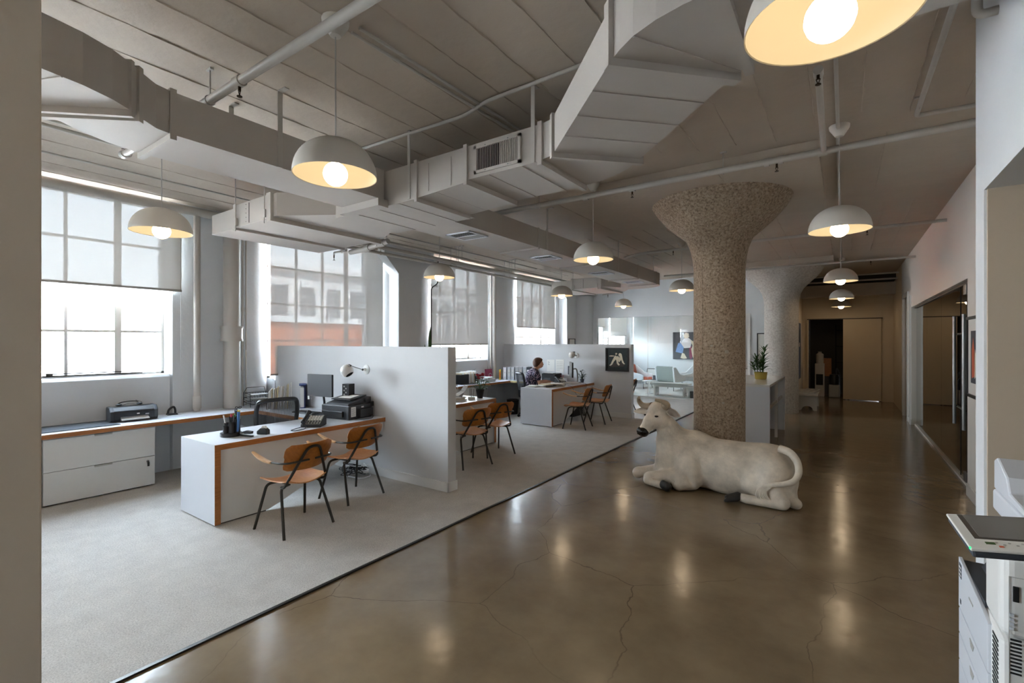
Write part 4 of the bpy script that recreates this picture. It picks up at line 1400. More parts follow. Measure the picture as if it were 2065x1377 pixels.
# ================================================================== THE BULL
def bull():
    t = thing('bull_statue', 'life-size white bull statue with horns lying on the polished concrete floor', 'statue', (0, 0, 0))
    P = []
    # trunk
    P.append(('e', (-1.02, 5.69, 0.26), (0.50, 0.242, 0.285)))
    P.append(('e', (-1.42, 5.70, 0.30), (0.34, 0.225, 0.29)))
    P.append(('e', (-0.73, 5.72, 0.27), (0.31, 0.26, 0.29)))
    P.append(('e', (-0.64, 5.70, 0.40), (0.20, 0.17, 0.165)))
    P.append(('e', (-1.43, 5.74, 0.50), (0.19, 0.13, 0.14), 0.05))       # withers
    P.append(('c', (-1.5, 5.73, 0.50), (-0.55, 5.72, 0.46), 0.07, 0.08, 0.08))
    # neck and brisket
    P.append(('c', (-1.52, 5.74, 0.36), (-1.76, 5.68, 0.69), 0.205, 0.105, 0.06))
    P.append(('c', (-1.70, 5.66, 0.20), (-1.70, 5.62, 0.66), 0.15, 0.10, 0.08))
    P.append(('c', (-1.78, 5.60, 0.50), (-1.66, 5.64, 0.12), 0.045, 0.07, 0.06))     # dewlap
    P.append(('e', (-1.68, 5.68, 0.24), (0.17, 0.20, 0.23)))
    # head: skull, face, muzzle, cheeks
    hd = Vector((-1.800, 5.62, 0.855))
    mz = Vector((-1.930, 5.455, 0.625))
    P.append(('e', tuple(hd), (0.132, 0.118, 0.098), 0.03))
    P.append(('c', tuple(hd + Vector((0.02, 0.02, -0.02))), tuple(hd * 0.45 + mz * 0.55), 0.112, 0.082, 0.03))
    P.append(('c', tuple(hd * 0.5 + mz * 0.5), tuple(mz), 0.082, 0.062, 0.03))
    P.append(('e', (-1.775, 5.56, 0.74), (0.098, 0.098, 0.098), 0.03))
    P.append(('c', (-1.74, 5.64, 0.85), (-1.84, 5.61, 0.895), 0.06, 0.055, 0.03))
    for q in ((-1.795, 5.512, 0.828), (-1.925, 5.575, 0.825)):           # brow ridges
        P.append(('e', q, (0.03, 0.03, 0.022), 0.02))
    # near front leg: forearm out to the knee, shank folded back
    P.append(('e', (-1.44, 5.54, 0.24), (0.155, 0.125, 0.235), 0.022))       # shoulder
    P.append(('c', (-1.40, 5.50, 0.12), (-1.52, 5.43, 0.075), 0.10, 0.075, 0.05))
    P.append(('c', (-1.50, 5.48, 0.15), (-1.83, 5.44, 0.105), 0.085, 0.062, 0.03))
    P.append(('e', (-1.865, 5.44, 0.085), (0.062, 0.06, 0.07), 0.02))
    P.append(('c', (-1.87, 5.41, 0.062), (-1.66, 5.33, 0.050), 0.048, 0.038, 0.018))
    # far front leg
    P.append(('c', (-1.72, 5.72, 0.14), (-2.02, 5.60, 0.095), 0.09, 0.06, 0.04))
    P.append(('e', (-2.05, 5.58, 0.085), (0.065, 0.055, 0.068), 0.02))
    # near hind leg: haunch, shank forward, cannon forward on the floor
    P.append(('e', (-0.62, 5.56, 0.26), (0.20, 0.15, 0.245), 0.025))
    P.append(('c', (-0.78, 5.50, 0.18), (-0.60, 5.44, 0.10), 0.10, 0.08, 0.05))
    P.append(('c', (-0.62, 5.48, 0.20), (-0.50, 5.40, 0.07), 0.11, 0.062, 0.05))
    P.append(('c', (-0.50, 5.385, 0.06), (-0.82, 5.36, 0.055), 0.060, 0.044, 0.02))
    P.append(('e', (-0.86, 5.37, 0.06), (0.06, 0.042, 0.045), 0.02))
    # far hock behind
    P.append(('c', (-0.50, 5.62, 0.22), (-0.43, 5.52, 0.06), 0.10, 0.055, 0.04))
    P.append(('e', (-0.40, 5.50, 0.05), (0.06, 0.06, 0.055), 0.02))
    P.append(('e', (-0.50, 5.66, 0.26), (0.12, 0.14, 0.20), 0.04))
    GR = [([(-1.47, 5.455, 0.50), (-1.46, 5.42, 0.40), (-1.44, 5.40, 0.22), (-1.36, 5.42, 0.06)], 0.016),
          ([(-0.82, 5.47, 0.46), (-0.84, 5.42, 0.34), (-0.86, 5.42, 0.16)], 0.015),
          ([(-1.66, 5.52, 0.64), (-1.70, 5.47, 0.48), (-1.76, 5.46, 0.34)], 0.008),
          ([(-1.60, 5.54, 0.60), (-1.64, 5.48, 0.46), (-1.71, 5.45, 0.32)], 0.009),
          ([(-1.74, 5.51, 0.60), (-1.77, 5.48, 0.46)], 0.007),
          ([(-1.55, 5.39, 0.10), (-1.80, 5.375, 0.085)], 0.010),
          ([(-0.56, 5.41, 0.135), (-0.74, 5.40, 0.125)], 0.012)]
    body = organic('body', P, 'bull_white', t, h=0.0115, k=0.055, smooth_it=1, grooves=GR)
    # muzzle cap
    d = (mz - hd).normalized()
    side = d.cross(Vector((0, 0, 1))).normalized()
    up = side.cross(d)
    def W(a, b, c_):
        return tuple(mz + d * a + side * b + up * c_)
    organic('muzzle', [('c', W(0.022, -0.024, 0.012), W(0.022, 0.024, 0.012), 0.052, 0.052, 0.01), ('c', W(0.02, -0.015, -0.016), W(0.02, 0.015, -0.016), 0.046, 0.046, 0.02), ('c', W(0.0, -0.02, -0.02), W(0.02, 0.02, -0.035), 0.03, 0.026, 0.02)], 'bull_black', t, h=0.006, cut_floor=False)
    for s in (-1, 1):
        MB().sphere(W(0.070, s * 0.034, 0.016), 0.010, 10, 6, (1, 1, 0.7)).build('nostril', 'vent_black', t, smooth=True)
    # eyes
    for q, lb in (((-1.790, 5.484, 0.800), 0), ((-1.943, 5.560, 0.795), 1)):
        MB().sphere(q, 0.024, 12, 8, (1, 1, 0.55)).build('eye', 'bull_black', t, smooth=True)
        MB().tube([(q[0] - 0.020, q[1] - 0.002, q[2] + 0.006), (q[0], q[1] - 0.012, q[2] + 0.015), (q[0] + 0.021, q[1] + 0.002, q[2] + 0.009)], 0.006, 6).build('eyelid', 'bull_white', t, smooth=True)
    # horns
    hornR = [(-1.75, 5.585, 0.90), (-1.705, 5.555, 0.905), (-1.675, 5.53, 0.935), (-1.695, 5.50, 0.965), (-1.745, 5.475, 0.985), (-1.80, 5.455, 0.995)]
    hornL = [(-1.90, 5.66, 0.895), (-1.97, 5.70, 0.875), (-2.045, 5.72, 0.885), (-2.08, 5.71, 0.925), (-2.08, 5.68, 0.965), (-2.06, 5.65, 0.985)]
    for hn in (hornR, hornL):
        MB().tube(smooth_path(hn, 4, 0.03), [0.044 - 0.027 * (i / (len(smooth_path(hn, 4, 0.03)) - 1)) ** 1.2 for i in range(len(smooth_path(hn, 4, 0.03)))], 12).build('horn', 'bull_horn', t, smooth=True)
    # ears: cupped leaves
    def ear(base, tip, w, nrm):
        b, e = Vector(base), Vector(tip)
        ax = e - b
        n_ = Vector(nrm).normalized()
        s_ = ax.cross(n_).normalized()
        def f(u, v):
            ww = w * (math.sin(PI * (0.12 + 0.88 * u) ** 0.85)) ** 0.8
            x = (v - 0.5) * 2
            return b + ax * u + s_ * (x * ww) + n_ * (-0.022 + 0.028 * x * x) * math.sin(PI * min(1, u + 0.15))
        return f
    MB().sheet(ear((-1.69, 5.555, 0.870), (-1.535, 5.56, 0.805), 0.046, (0.1, -1.0, 0.35)), 10, 6, 0.008).build('ear', 'bull_white', t, smooth=True)
    MB().grid(ear((-1.675, 5.545, 0.868), (-1.55, 5.548, 0.812), 0.034, (0.1, -1.0, 0.35)), 10, 6).build('ear_inner', 'ear_inner', t, smooth=True)
    MB().sheet(ear((-1.90, 5.68, 0.845), (-2.15, 5.70, 0.80), 0.046, (-0.3, -0.9, 0.1)), 10, 6, 0.008).build('ear', 'bull_white', t, smooth=True)
    # hooves
    def hoof(a, b, r1, r2, nm='hoof'):
        organic(nm, [('c', a, b, r1, r2, 0.01)], 'hoof_black', t, h=0.008, k=0.01)
    organic('hoof', [('c', (-1.66, 5.330, 0.062), (-1.615, 5.312, 0.052), 0.046, 0.050, 0.01), ('c', (-1.665, 5.325, 0.09), (-1.62, 5.305, 0.085), 0.028, 0.024, 0.01)], 'hoof_black', t, h=0.008)
    organic('hoof', [('c', (-0.905, 5.365, 0.068), (-1.00, 5.345, 0.042), 0.045, 0.030, 0.02), ('c', (-0.91, 5.33, 0.05), (-1.01, 5.30, 0.022), 0.03, 0.018, 0.02)], 'hoof_black', t, h=0.008)
    # tail: from the rump round the rear, tuft falling over the haunch in strands
    tail = [(-0.55, 5.60, 0.565), (-0.45, 5.565, 0.545), (-0.385, 5.53, 0.47), (-0.365, 5.48, 0.37), (-0.40, 5.42, 0.29), (-0.50, 5.385, 0.255), (-0.60, 5.375, 0.235), (-0.67, 5.37, 0.205)]
    tp = smooth_path(tail, 4, 0.06)
    MB().tube(tp, [0.040 - 0.018 * i / (len(tp) - 1) for i in range(len(tp))], 12).build('tail', 'bull_white', t, smooth=True)
    for k in range(7):
        e = k / 6
        pts = [(-0.64 + 0.05 * e, 5.372, 0.225), (-0.715 + 0.07 * e, 5.352, 0.175), (-0.735 + 0.10 * e, 5.340, 0.12), (-0.70 + 0.15 * e, 5.335, 0.055 + 0.01 * math.sin(3 * k))]
        q = smooth_path(pts, 4, 0.04)
        MB().tube(q, [0.014 * (1 - 0.75 * (i / (len(q) - 1)) ** 2) for i in range(len(q))], 8).build('tail_strand', 'bull_white', t, smooth=True)
    return t
bull()

# ================================================================== THE WOMAN AT THE DESK (front faces +Y, her right side is +X)
def woman(loc, rz):
    t = thing('person', 'person with short brown hair in a navy patterned blouse, seated working at a desk', 'person', loc, rz)
    S = []
    S.append(('e', (0, 0.155, 1.185), (0.073, 0.090, 0.108), 0.02))           # head
    S.append(('e', (0, 0.185, 1.135), (0.055, 0.065, 0.055), 0.03))           # jaw
    S.append(('c', (0, 0.235, 1.185), (0, 0.262, 1.158), 0.012, 0.014, 0.012))  # nose
    S.append(('c', (0, 0.235, 1.122), (0, 0.240, 1.118), 0.014, 0.014, 0.012))  # mouth
    S.append(('c', (0, 0.06, 1.02), (0, 0.13, 1.13), 0.052, 0.048, 0.03))      # neck
    S.append(('c', (0, -0.03, 0.56), (0, 0.02, 0.92), 0.145, 0.135, 0.06))     # trunk
    for s in (-1, 1):
        S.append(('c', (0, 0.03, 0.97), (s * 0.15, 0.03, 0.97), 0.07, 0.055, 0.04))
        el = (s * 0.21, 0.10, 0.755)
        wr_ = (s * 0.10, 0.335, 0.785)
        S.append(('c', (s * 0.165, 0.03, 0.965), el, 0.052, 0.040, 0.03))
        S.append(('c', el, wr_, 0.040, 0.024, 0.015))
        S.append(('c', wr_, (s * 0.085, 0.385, 0.782), 0.025, 0.028, 0.012))
        for f, (dx, ln) in enumerate(((-0.026, 0.062), (-0.009, 0.072), (0.009, 0.068), (0.025, 0.052))):
            b = (s * 0.085 + dx, 0.395, 0.782)
            c_ = (s * 0.080 + dx * 1.15, 0.395 + ln * 0.6, 0.778)
            e_ = (s * 0.078 + dx * 1.2, 0.395 + ln, 0.764)
            S.append(('c', b, c_, 0.0095, 0.0085, 0.004))
            S.append(('c', c_, e_, 0.0085, 0.007, 0.004))
        S.append(('c', (s * 0.085 - s * 0.022, 0.365, 0.78), (s * 0.085 - s * 0.052, 0.405, 0.772), 0.011, 0.008, 0.006))
        S.append(('c', (s * 0.085, 0.0, 0.53), (s * 0.10, 0.40, 0.50), 0.088, 0.060, 0.04))
        S.append(('c', (s * 0.10, 0.40, 0.49), (s * 0.10, 0.36, 0.10), 0.055, 0.036, 0.03))
        S.append(('c', (s * 0.10, 0.34, 0.05), (s * 0.10, 0.47, 0.035), 0.038, 0.030, 0.03))
    organic('body', S, 'skin', t, h=0.0095, k=0.03, cut_floor=False, smooth_it=1)
    T = [('c', (0, -0.03, 0.56), (0, 0.02, 0.92), 0.165, 0.152, 0.06), ('c', (0, 0.03, 0.92), (0, 0.05, 1.0), 0.12, 0.075, 0.05)]
    for s in (-1, 1):
        T.append(('c', (0, 0.03, 0.965), (s * 0.155, 0.03, 0.965), 0.078, 0.066, 0.05))
        T.append(('c', (s * 0.17, 0.03, 0.955), (s * 0.195, 0.065, 0.865), 0.064, 0.060, 0.03))
        T.append(('e', (s * 0.07, 0.125, 0.87), (0.07, 0.055, 0.065), 0.05))
    organic('blouse', T, 'navy_print', t, h=0.013, k=0.05, cut_floor=False, smooth_it=1)
    Q = [('e', (0, -0.02, 0.56), (0.18, 0.16, 0.11), 0.05)]
    for s in (-1, 1):
        Q.append(('c', (s * 0.085, 0.0, 0.53), (s * 0.10, 0.40, 0.505), 0.10, 0.07, 0.03))
        Q.append(('c', (s * 0.10, 0.40, 0.495), (s * 0.10, 0.36, 0.14), 0.068, 0.055, 0.03))
    organic('trousers', Q, 'charcoal', t, h=0.015, k=0.04, cut_floor=False, smooth_it=1)
    for s in (-1, 1):
        organic('shoe', [('c', (s * 0.10, 0.33, 0.045), (s * 0.10, 0.49, 0.032), 0.046, 0.036, 0.02)], 'black_plastic', t, h=0.012, cut_floor=True)
    H = [('e', (0, 0.125, 1.215), (0.084, 0.096, 0.095), 0.02), ('e', (0, 0.085, 1.175), (0.074, 0.062, 0.085), 0.03), ('e', (0, 0.165, 1.262), (0.066, 0.075, 0.040), 0.03)]
    for s in (-1, 1):
        H.append(('c', (s * 0.072, 0.145, 1.20), (s * 0.070, 0.135, 1.165), 0.016, 0.010, 0.02))
    organic('hair', H, 'hair', t, h=0.010, k=0.03, cut_floor=False, smooth_it=1)
    for s in (-1, 1):
        MB().sphere((s * 0.030, 0.236, 1.195), 0.009, 10, 6).build('eye', 'vent_black', t, smooth=True)
        MB().sphere((s * 0.075, 0.150, 1.172), 0.020, 10, 6, (0.35, 0.7, 1)).build('ear', 'skin', t, smooth=True)
    return t
woman((-5.60, 8.76, 0.008), R(-37))

# ================================================================== SMALL THINGS, FIRST BAY
ZT = 0.7405
def wall_lamp(x, y, z, hx, hy, hz, lb):
    """swing arm wall lamp on a partition face at y; head centre at hx, hy, hz"""
    t = thing('wall_lamp', lb, 'wall lamp', (x, y, z))
    MB().lathe([(0.062, 0.0), (0.062, 0.006), (0.05, 0.014), (0.020, 0.018), (0.016, 0.035), (0.012, 0.06), (0.0, 0.062)], (0, 0, 0), 28, Matrix.Rotation(R(90), 4, 'X')).build('wall_plate', 'lamp_white', t, smooth=True)
    h = Vector((hx - x, hy - y, hz - z))
    k = Vector((0, -0.06, 0))
    j = h + Vector((0.045, 0.0, 0.068))
    MB().cyl(k, j, 0.0055, 8).build('arm', 'steel', t, smooth=True)
    MB().sphere(k, 0.014, 12, 8).build('joint', 'gunmetal', t, smooth=True)
    MB().cyl(j + Vector((-0.01, 0, 0.004)), j + Vector((0.03, 0, -0.004)), 0.011, 10).build('joint', 'gunmetal', t, smooth=True)
    M_ = Matrix.Rotation(R(-38), 4, 'Y') @ Matrix.Rotation(R(12), 4, 'X')
    r = 0.078
    prof = [(r * math.sin(a), r * math.cos(a)) for a in [PI * i / 18 for i in range(15)]]
    MB().lathe(prof, h, 28, M_, cap=False).build('globe_shade', 'lamp_white', t, smooth=True)
    MB().lathe([(q * 0.97, zz * 0.97) for q, zz in prof], h, 28, M_, cap=False).build('shade_lining', 'charcoal', t, smooth=True)
    return t
wall_lamp(-4.975, 3.879, 1.315, -4.935, 3.56, 1.315, 'white globe swing arm lamp mounted on the first partition over the black printer')
wall_lamp(-5.075, 9.849, 1.345, -5.04, 9.56, 1.365, 'white globe wall lamp on the partition beside the dog painting')

def blk(name, lb, cat, parts, loc, rz=0):
    t = thing(name, lb, cat, loc, rz)
    for nm, m, mb, bv in parts:
        mb.build(nm, m, t, bevel=bv)
    return t
# big black printer on the first desk (front faces -Y local +; sits near partition)
t = thing('printer', 'large black multifunction printer on the foreground desk, label sticker on its side', 'printer', (-4.98, 3.62, ZT), R(8))
MB().box(-0.27, 0.19, -0.18, 0.20, 0.0, 0.17).build('body', 'dark_plastic', t, bevel=0.012)
MB().prism([(-0.18, 0.17), (0.20, 0.17), (0.20, 0.245), (0.10, 0.245), (-0.16, 0.19)], -0.20, 0.17, 'x').build('scanner_lid', 'dark_plastic', t, bevel=0.006)
MB().prism([(-0.10, 0.222), (0.16, 0.258), (0.16, 0.268), (-0.10, 0.232)], -0.19, 0.13, 'x').build('feeder_tray', 'black_plastic', t)
MB().obox((-0.03, 0.03, 0.252), (0.2, 0.15, 0.003), 0, R(8)).build('paper_sheet', 'paper', t)
MB().box(-0.24, 0.10, -0.205, -0.17, 0.03, 0.10).build('paper_tray', 'black_plastic', t, bevel=0.006)
MB().box(0.19, 0.235, -0.04, 0.17, 0.02, 0.115).build('side_cover', 'dark_plastic', t, bevel=0.005)
MB().box(0.1905, 0.192, -0.150, -0.075, 0.035, 0.15).build('sticker', 'paper', t)
MB().box(0.1905, 0.192, 0.015, 0.055, 0.128, 0.146).build('sticker', 'paper', t)
for k in range(8):
    MB().box(0.192, 0.1925, -0.142, -0.085 - 0.004 * (k % 3), 0.046 + k * 0.012, 0.049 + k * 0.012).build('sticker_print', 'ink', t)
MB().cyl((0.17, 0.10, 0.215), (0.20, 0.10, 0.215), 0.024, 14).build('lid_hinge', 'black_plastic', t, smooth=True)
MB().box(0.17, 0.20, 0.17, 0.215, 0.13, 0.185).build('connector', 'black_plastic', t)
o = MB().tube(smooth_path([(-4.76, 3.74, ZT + 0.05), (-4.70, 3.76, ZT + 0.045), (-4.65, 3.72, ZT + 0.006), (-4.69, 3.60, ZT + 0.005), (-4.78, 3.55, ZT + 0.005)], 5, 0.05), 0.003, 6).build('printer_cable', 'black_plastic')
tag(o, 'thin black cable looping on the desk behind the large printer', 'cable')
# monitor on stand
t = thing('monitor', 'black monitor seen from behind on the return counter next to the large printer', 'monitor', (-5.42, 3.52, ZT), R(10))
MB().box(-0.21, 0.21, -0.018, 0.012, 0.235, 0.515).build('display', 'dark_plastic', t, bevel=0.004)
MB().box(-0.195, 0.195, 0.012, 0.0135, 0.25, 0.50).build('screen', 'vent_black', t)
MB().tube(smooth_path([(0.02, 0.02, 0.30), (0.02, 0.04, 0.2), (0.04, 0.04, 0.01)], 4, 0.04), 0.014, 8).build('stand_arm', 'black_plastic', t, smooth=True)
MB().box(-0.06, 0.16, -0.12, 0.06, 0.0, 0.012).build('stand_base', 'black_plastic', t, bevel=0.004)
MB().obox((-0.185, -0.02, 0.215), (0.03, 0.001, 0.045), 0).build('sticky_note', 'paper', t)
t = thing('desktop_computer', 'small black computer unit with ports just right of the monitor back', 'computer', (-5.10, 3.70, ZT), R(10))
MB().box(-0.055, 0.055, -0.05, 0.05, 0.0, 0.40).build('case', 'black_plastic', t, bevel=0.004)
for k in range(5):
    MB().box(-0.03 + (k % 2) * 0.03, -0.01 + (k % 2) * 0.03, -0.053, -0.049, 0.26 + 0.025 * k, 0.278 + 0.025 * k).build('port', 'silver_plastic', t)
MB().box(-0.045, 0.045, -0.052, -0.049, 0.05, 0.2).build('vent', 'vent_black', t)
# keyboard and tape/paper roll
t = thing('keyboard', 'flat black keyboard on the return counter behind the desk phone', 'keyboard', (-5.72, 3.52, ZT), R(6))
MB().box(-0.20, 0.20, -0.075, 0.075, 0.0, 0.016).build('base', 'black_plastic', t, bevel=0.004)
km = MB()
for r_ in range(4):
    for c_ in range(13):
        km.box(-0.19 + 0.0292 * c_, -0.19 + 0.0292 * c_ + 0.025, -0.065 + 0.033 * r_, -0.065 + 0.033 * r_ + 0.028, 0.016, 0.021)
o = km.build('keys', 'dark_plastic', t)
o['kind'] = 'stuff'
t = thing('paper_roll', 'white paper roll lying between desk phone and large printer', 'paper roll', (-4.98, 3.18, ZT + 0.038), R(30))
MB().lathe([(0.012, -0.04), (0.038, -0.04), (0.038, 0.04), (0.012, 0.04), (0.012, -0.04)], (0, 0, 0), 20, Matrix.Rotation(R(90), 4, 'Y'), cap=False).build('roll', 'paper', t, smooth=True)
MB().lathe([(0.010, -0.039), (0.013, -0.039), (0.013, 0.039), (0.010, 0.039), (0.010, -0.039)], (0, 0, 0), 16, Matrix.Rotation(R(90), 4, 'Y'), cap=False).build('core', 'paper_tan', t, smooth=True)
# desk phones
def phone(loc, rz, lb):
    t = thing('desk_phone', lb, 'telephone', loc, rz)
    MB().prism([(-0.10, 0.0), (0.10, 0.0), (0.10, 0.105), (0.06, 0.11), (-0.10, 0.03)], -0.09, 0.12, 'x').build('base', 'dark_plastic', t, bevel=0.004)
    ang = math.atan2(0.08, 0.16)
    MB().obox((0.035, -0.02, 0.0735), (0.15, 0.165, 0.004), 0, ang).build('key_panel', 'silver_plastic', t)
    for r_ in range(5):
        for c_ in range(5):
            y = -0.085 + 0.028 * r_
            z = 0.030 + (y + 0.10) * 0.5 + 0.006
            k_ = MB().obox((-0.025 + 0.03 * c_, y, z + 0.003), (0.018, 0.015, 0.006), 0, ang).build('key', 'paper' if r_ > 1 else 'dark_plastic', t)
    MB().obox((0.035, 0.055, 0.115), (0.12, 0.03, 0.004), 0, ang).build('display', 'charcoal', t)
    MB().tube([(-0.065, -0.10, 0.055), (-0.065, -0.08, 0.072), (-0.065, 0.0, 0.105), (-0.065, 0.07, 0.145), (-0.065, 0.095, 0.135)], [0.024, 0.020, 0.016, 0.022, 0.024], 10).build('handset', 'black_plastic', t, smooth=True)
    MB().tube(smooth_path([(-0.065, -0.10, 0.04), (-0.07, -0.14, 0.012), (-0.12, -0.30, 0.006), (-0.06, -0.33, 0.006), (0.0, -0.22, 0.006), (-0.03, -0.10, 0.006)], 6, 0.05), 0.0045, 6).build('cord', 'charcoal', t, smooth=True)
    return t
phone((-4.80, 3.02, ZT), R(38), 'dark desk phone with curled cord on the foreground desk')
phone((-5.10, 9.12, ZT), R(60), 'black desk phone in front of the seated woman')
# pen organiser with pens, scissors and highlighters
t = thing('pen_organiser', 'black round pen organiser full of pens and scissors near the corner of the foreground desk', 'pen holder', (-4.95, 2.24, ZT))
t.scale = (1.2, 1.2, 1.2)
MB().lathe([(0.075, 0), (0.08, 0.006), (0.078, 0.03), (0.055, 0.034)], (0, 0, 0), 28).build('tray', 'black_plastic', t, smooth=True)
pc = [(0, 0.02, 0.135, 0.026), (0.045, -0.015, 0.10, 0.022), (-0.045, -0.01, 0.085, 0.022), (0.02, -0.05, 0.07, 0.02), (-0.02, 0.055, 0.11, 0.022), (0.05, 0.03, 0.12, 0.02)]
for (x, y, h_, r_) in pc:
    MB().lathe([(r_, 0.0), (r_, h_), (r_ - 0.002, h_), (r_ - 0.002, 0.01)], (x, y, 0.02), 14, cap=False).build('cup', 'black_plastic', t, smooth=True)
pens = [(-0.045, -0.01, 'paper', 0.15, -28), (0.0, 0.03, 'green', 0.165, 3), (-0.012, 0.012, 'pink', 0.16, -4), (0.02, 0.03, 'black_plastic', 0.17, 8), (0.045, -0.01, 'charcoal', 0.16, 14), (0.052, 0.035, 'yellow', 0.195, 2), (0.06, 0.025, 'blue', 0.185, 8), (0.038, 0.04, 'orange', 0.19, -2), (0.04, -0.02, 'black_plastic', 0.15, -8), (-0.02, 0.05, 'charcoal', 0.175, -5)]
for (x, y, m, h_, a) in pens:
    dx = math.sin(R(a)) * 0.1
    MB().cyl((x, y, 0.04), (x + dx * 0.6, y + dx * 0.3, h_ + 0.015), 0.0055 if m not in ('yellow', 'blue') else 0.011, 8).build('pen', m, t, smooth=True)
MB().tube([(0.0 + 0.017 * math.cos(a * PI / 6), 0.04, 0.195 + 0.024 * math.sin(a * PI / 6)) for a in range(12)], 0.0045, 6, closed=True).build('scissors_handle', 'black_plastic', t, smooth=True)
MB().tube([(0.03 + 0.014 * math.cos(a * PI / 6), 0.03, 0.185 + 0.02 * math.sin(a * PI / 6)) for a in range(12)], 0.0045, 6, closed=True).build('scissors_handle', 'black_plastic', t, smooth=True)
t = thing('stapler', 'black stapler lying beside the round pen organiser', 'stapler', (-4.80, 2.32, ZT), R(12))
MB().box(-0.085, 0.075, -0.017, 0.017, 0.0, 0.012).build('base', 'black_plastic', t, bevel=0.003)
MB().prism([(-0.085, 0.018), (0.07, 0.03), (0.075, 0.055), (0.0, 0.058), (-0.085, 0.034)], -0.015, 0.015, 'y').build('arm', 'dark_plastic', t, bevel=0.004)
MB().box(-0.08, -0.02, -0.0165, -0.0155, 0.022, 0.034).build('side_plate', 'silver_plastic', t)
t = thing('tape_dispenser', 'dark tape dispenser behind the stapler on the foreground desk', 'tape dispenser', (-4.78, 2.47, ZT), R(20))
MB().prism([(-0.06, 0.0), (0.06, 0.0), (0.06, 0.045), (0.03, 0.065), (-0.02, 0.06), (-0.06, 0.03)], -0.025, 0.025, 'y').build('body', 'dark_plastic', t, bevel=0.006)
MB().lathe([(0.012, -0.01), (0.028, -0.01), (0.028, 0.01), (0.012, 0.01), (0.012, -0.01)], (0.01, 0, 0.058), 18, Matrix.Rotation(R(90), 4, 'X'), cap=False).build('tape_roll', 'paper', t, smooth=True)
# counter items
t = thing('desk_mat', 'dark grey desk mat lying on the counter at the left edge', 'desk mat', (-6.84, 1.5, ZT))
MB().prism([(-0.27, -0.45), (0.20, -0.45), (0.20, 0.33), (-0.27, 0.36)], 0, 0.006).build('mat', 'charcoal', t)
MB().prism([(0.205, -0.45), (0.21, -0.45), (0.21, 0.335), (0.205, 0.335)], 0, 0.007).build('mat_edge', 'black_plastic', t)
t = thing('inkjet_printer', 'small glossy black inkjet printer on the window counter with a headset on top', 'printer', (-6.93, 2.03, ZT), R(-6))
MB().prism([(-0.11, 0.0), (0.10, 0.0), (0.125, 0.03), (0.125, 0.12), (0.06, 0.165), (-0.10, 0.165), (-0.12, 0.14)], -0.205, 0.205, 'y').build('body', 'black_plastic', t, bevel=0.012)
for s in (-1, 1):
    MB().prism([(-0.11, 0.0), (0.10, 0.0), (0.13, 0.03), (0.13, 0.12), (0.065, 0.168), (-0.10, 0.168), (-0.12, 0.14)], s * 0.205 - 0.02, s * 0.205 + 0.02, 'y').build('side_panel', 'dark_plastic', t, bevel=0.01)
MB().prism([(0.115, 0.015), (0.19, 0.022), (0.19, 0.034), (0.115, 0.05)], -0.13, 0.13, 'y').build('output_tray', 'silver_plastic', t, bevel=0.003)
MB().box(0.122, 0.128, -0.13, 0.13, 0.05, 0.058).build('slot_trim', 'silver_plastic', t)
MB().box(0.124, 0.129, 0.02, 0.045, 0.08, 0.092).build('badge', 'paper', t)
MB().box(0.124, 0.129, 0.10, 0.135, 0.07, 0.08).build('badge', 'paper', t)
m = MB()
m.tube(smooth_path([(0.0, -0.13, 0.012), (0.0, -0.09, 0.045), (0.0, 0.0, 0.055), (0.01, 0.07, 0.05), (0.0, 0.10, 0.012)], 5, 0.04), 0.006, 6)
o = m.build('headband', 'black_plastic', None, smooth=True)
t2 = thing('headset', 'black headset resting on top of the small inkjet printer', 'headset', (-6.96, 2.01, ZT + 0.168))
o.parent = t2
MB().sphere((0.0, -0.10, 0.016), 0.03, 12, 8, (1, 1, 0.5)).build('ear_pad', 'black_plastic', t2, smooth=True)
MB().sphere((0.01, 0.095, 0.016), 0.03, 12, 8, (1, 1, 0.5)).build('ear_pad', 'black_plastic', t2, smooth=True)
MB().tube(smooth_path([(0.03, -0.1, 0.01), (0.04, -0.02, 0.03), (0.045, 0.06, 0.01), (0.02, 0.13, 0.03), (0.0, 0.06, 0.06)], 6, 0.04), 0.003, 6).build('cable', 'black_plastic', t2, smooth=True)
t = thing('hole_punch', 'black arched hole punch standing on the window counter', 'hole punch', (-7.0, 2.46, ZT), R(-8))
MB().box(-0.05, 0.05, -0.055, 0.055, 0.0, 0.014).build('base', 'dark_plastic', t, bevel=0.003)
MB().tube(smooth_path([(0, -0.045, 0.01), (0, -0.035, 0.07), (0, 0.02, 0.105), (0, 0.035, 0.06), (0, 0.035, 0.02)], 5, 0.04), 0.013, 8).build('lever', 'black_plastic', t, smooth=True)
t = thing('glasses', 'folded dark glasses lying by the fat downpipe', 'glasses', (-6.86, 3.20, ZT + 0.012))
for s in (-1, 1):
    MB().tube([(0.0 + 0.004 * s, s * 0.022 + 0.017 * math.cos(a * PI / 5), 0.006 + 0.014 * math.sin(a * PI / 5)) for a in range(10)], 0.004, 5, closed=True).build('rim', 'black_plastic', t)
MB().cyl((0.004, -0.005, 0.012), (0.004, 0.005, 0.012), 0.003, 6).build('bridge', 'black_plastic', t)
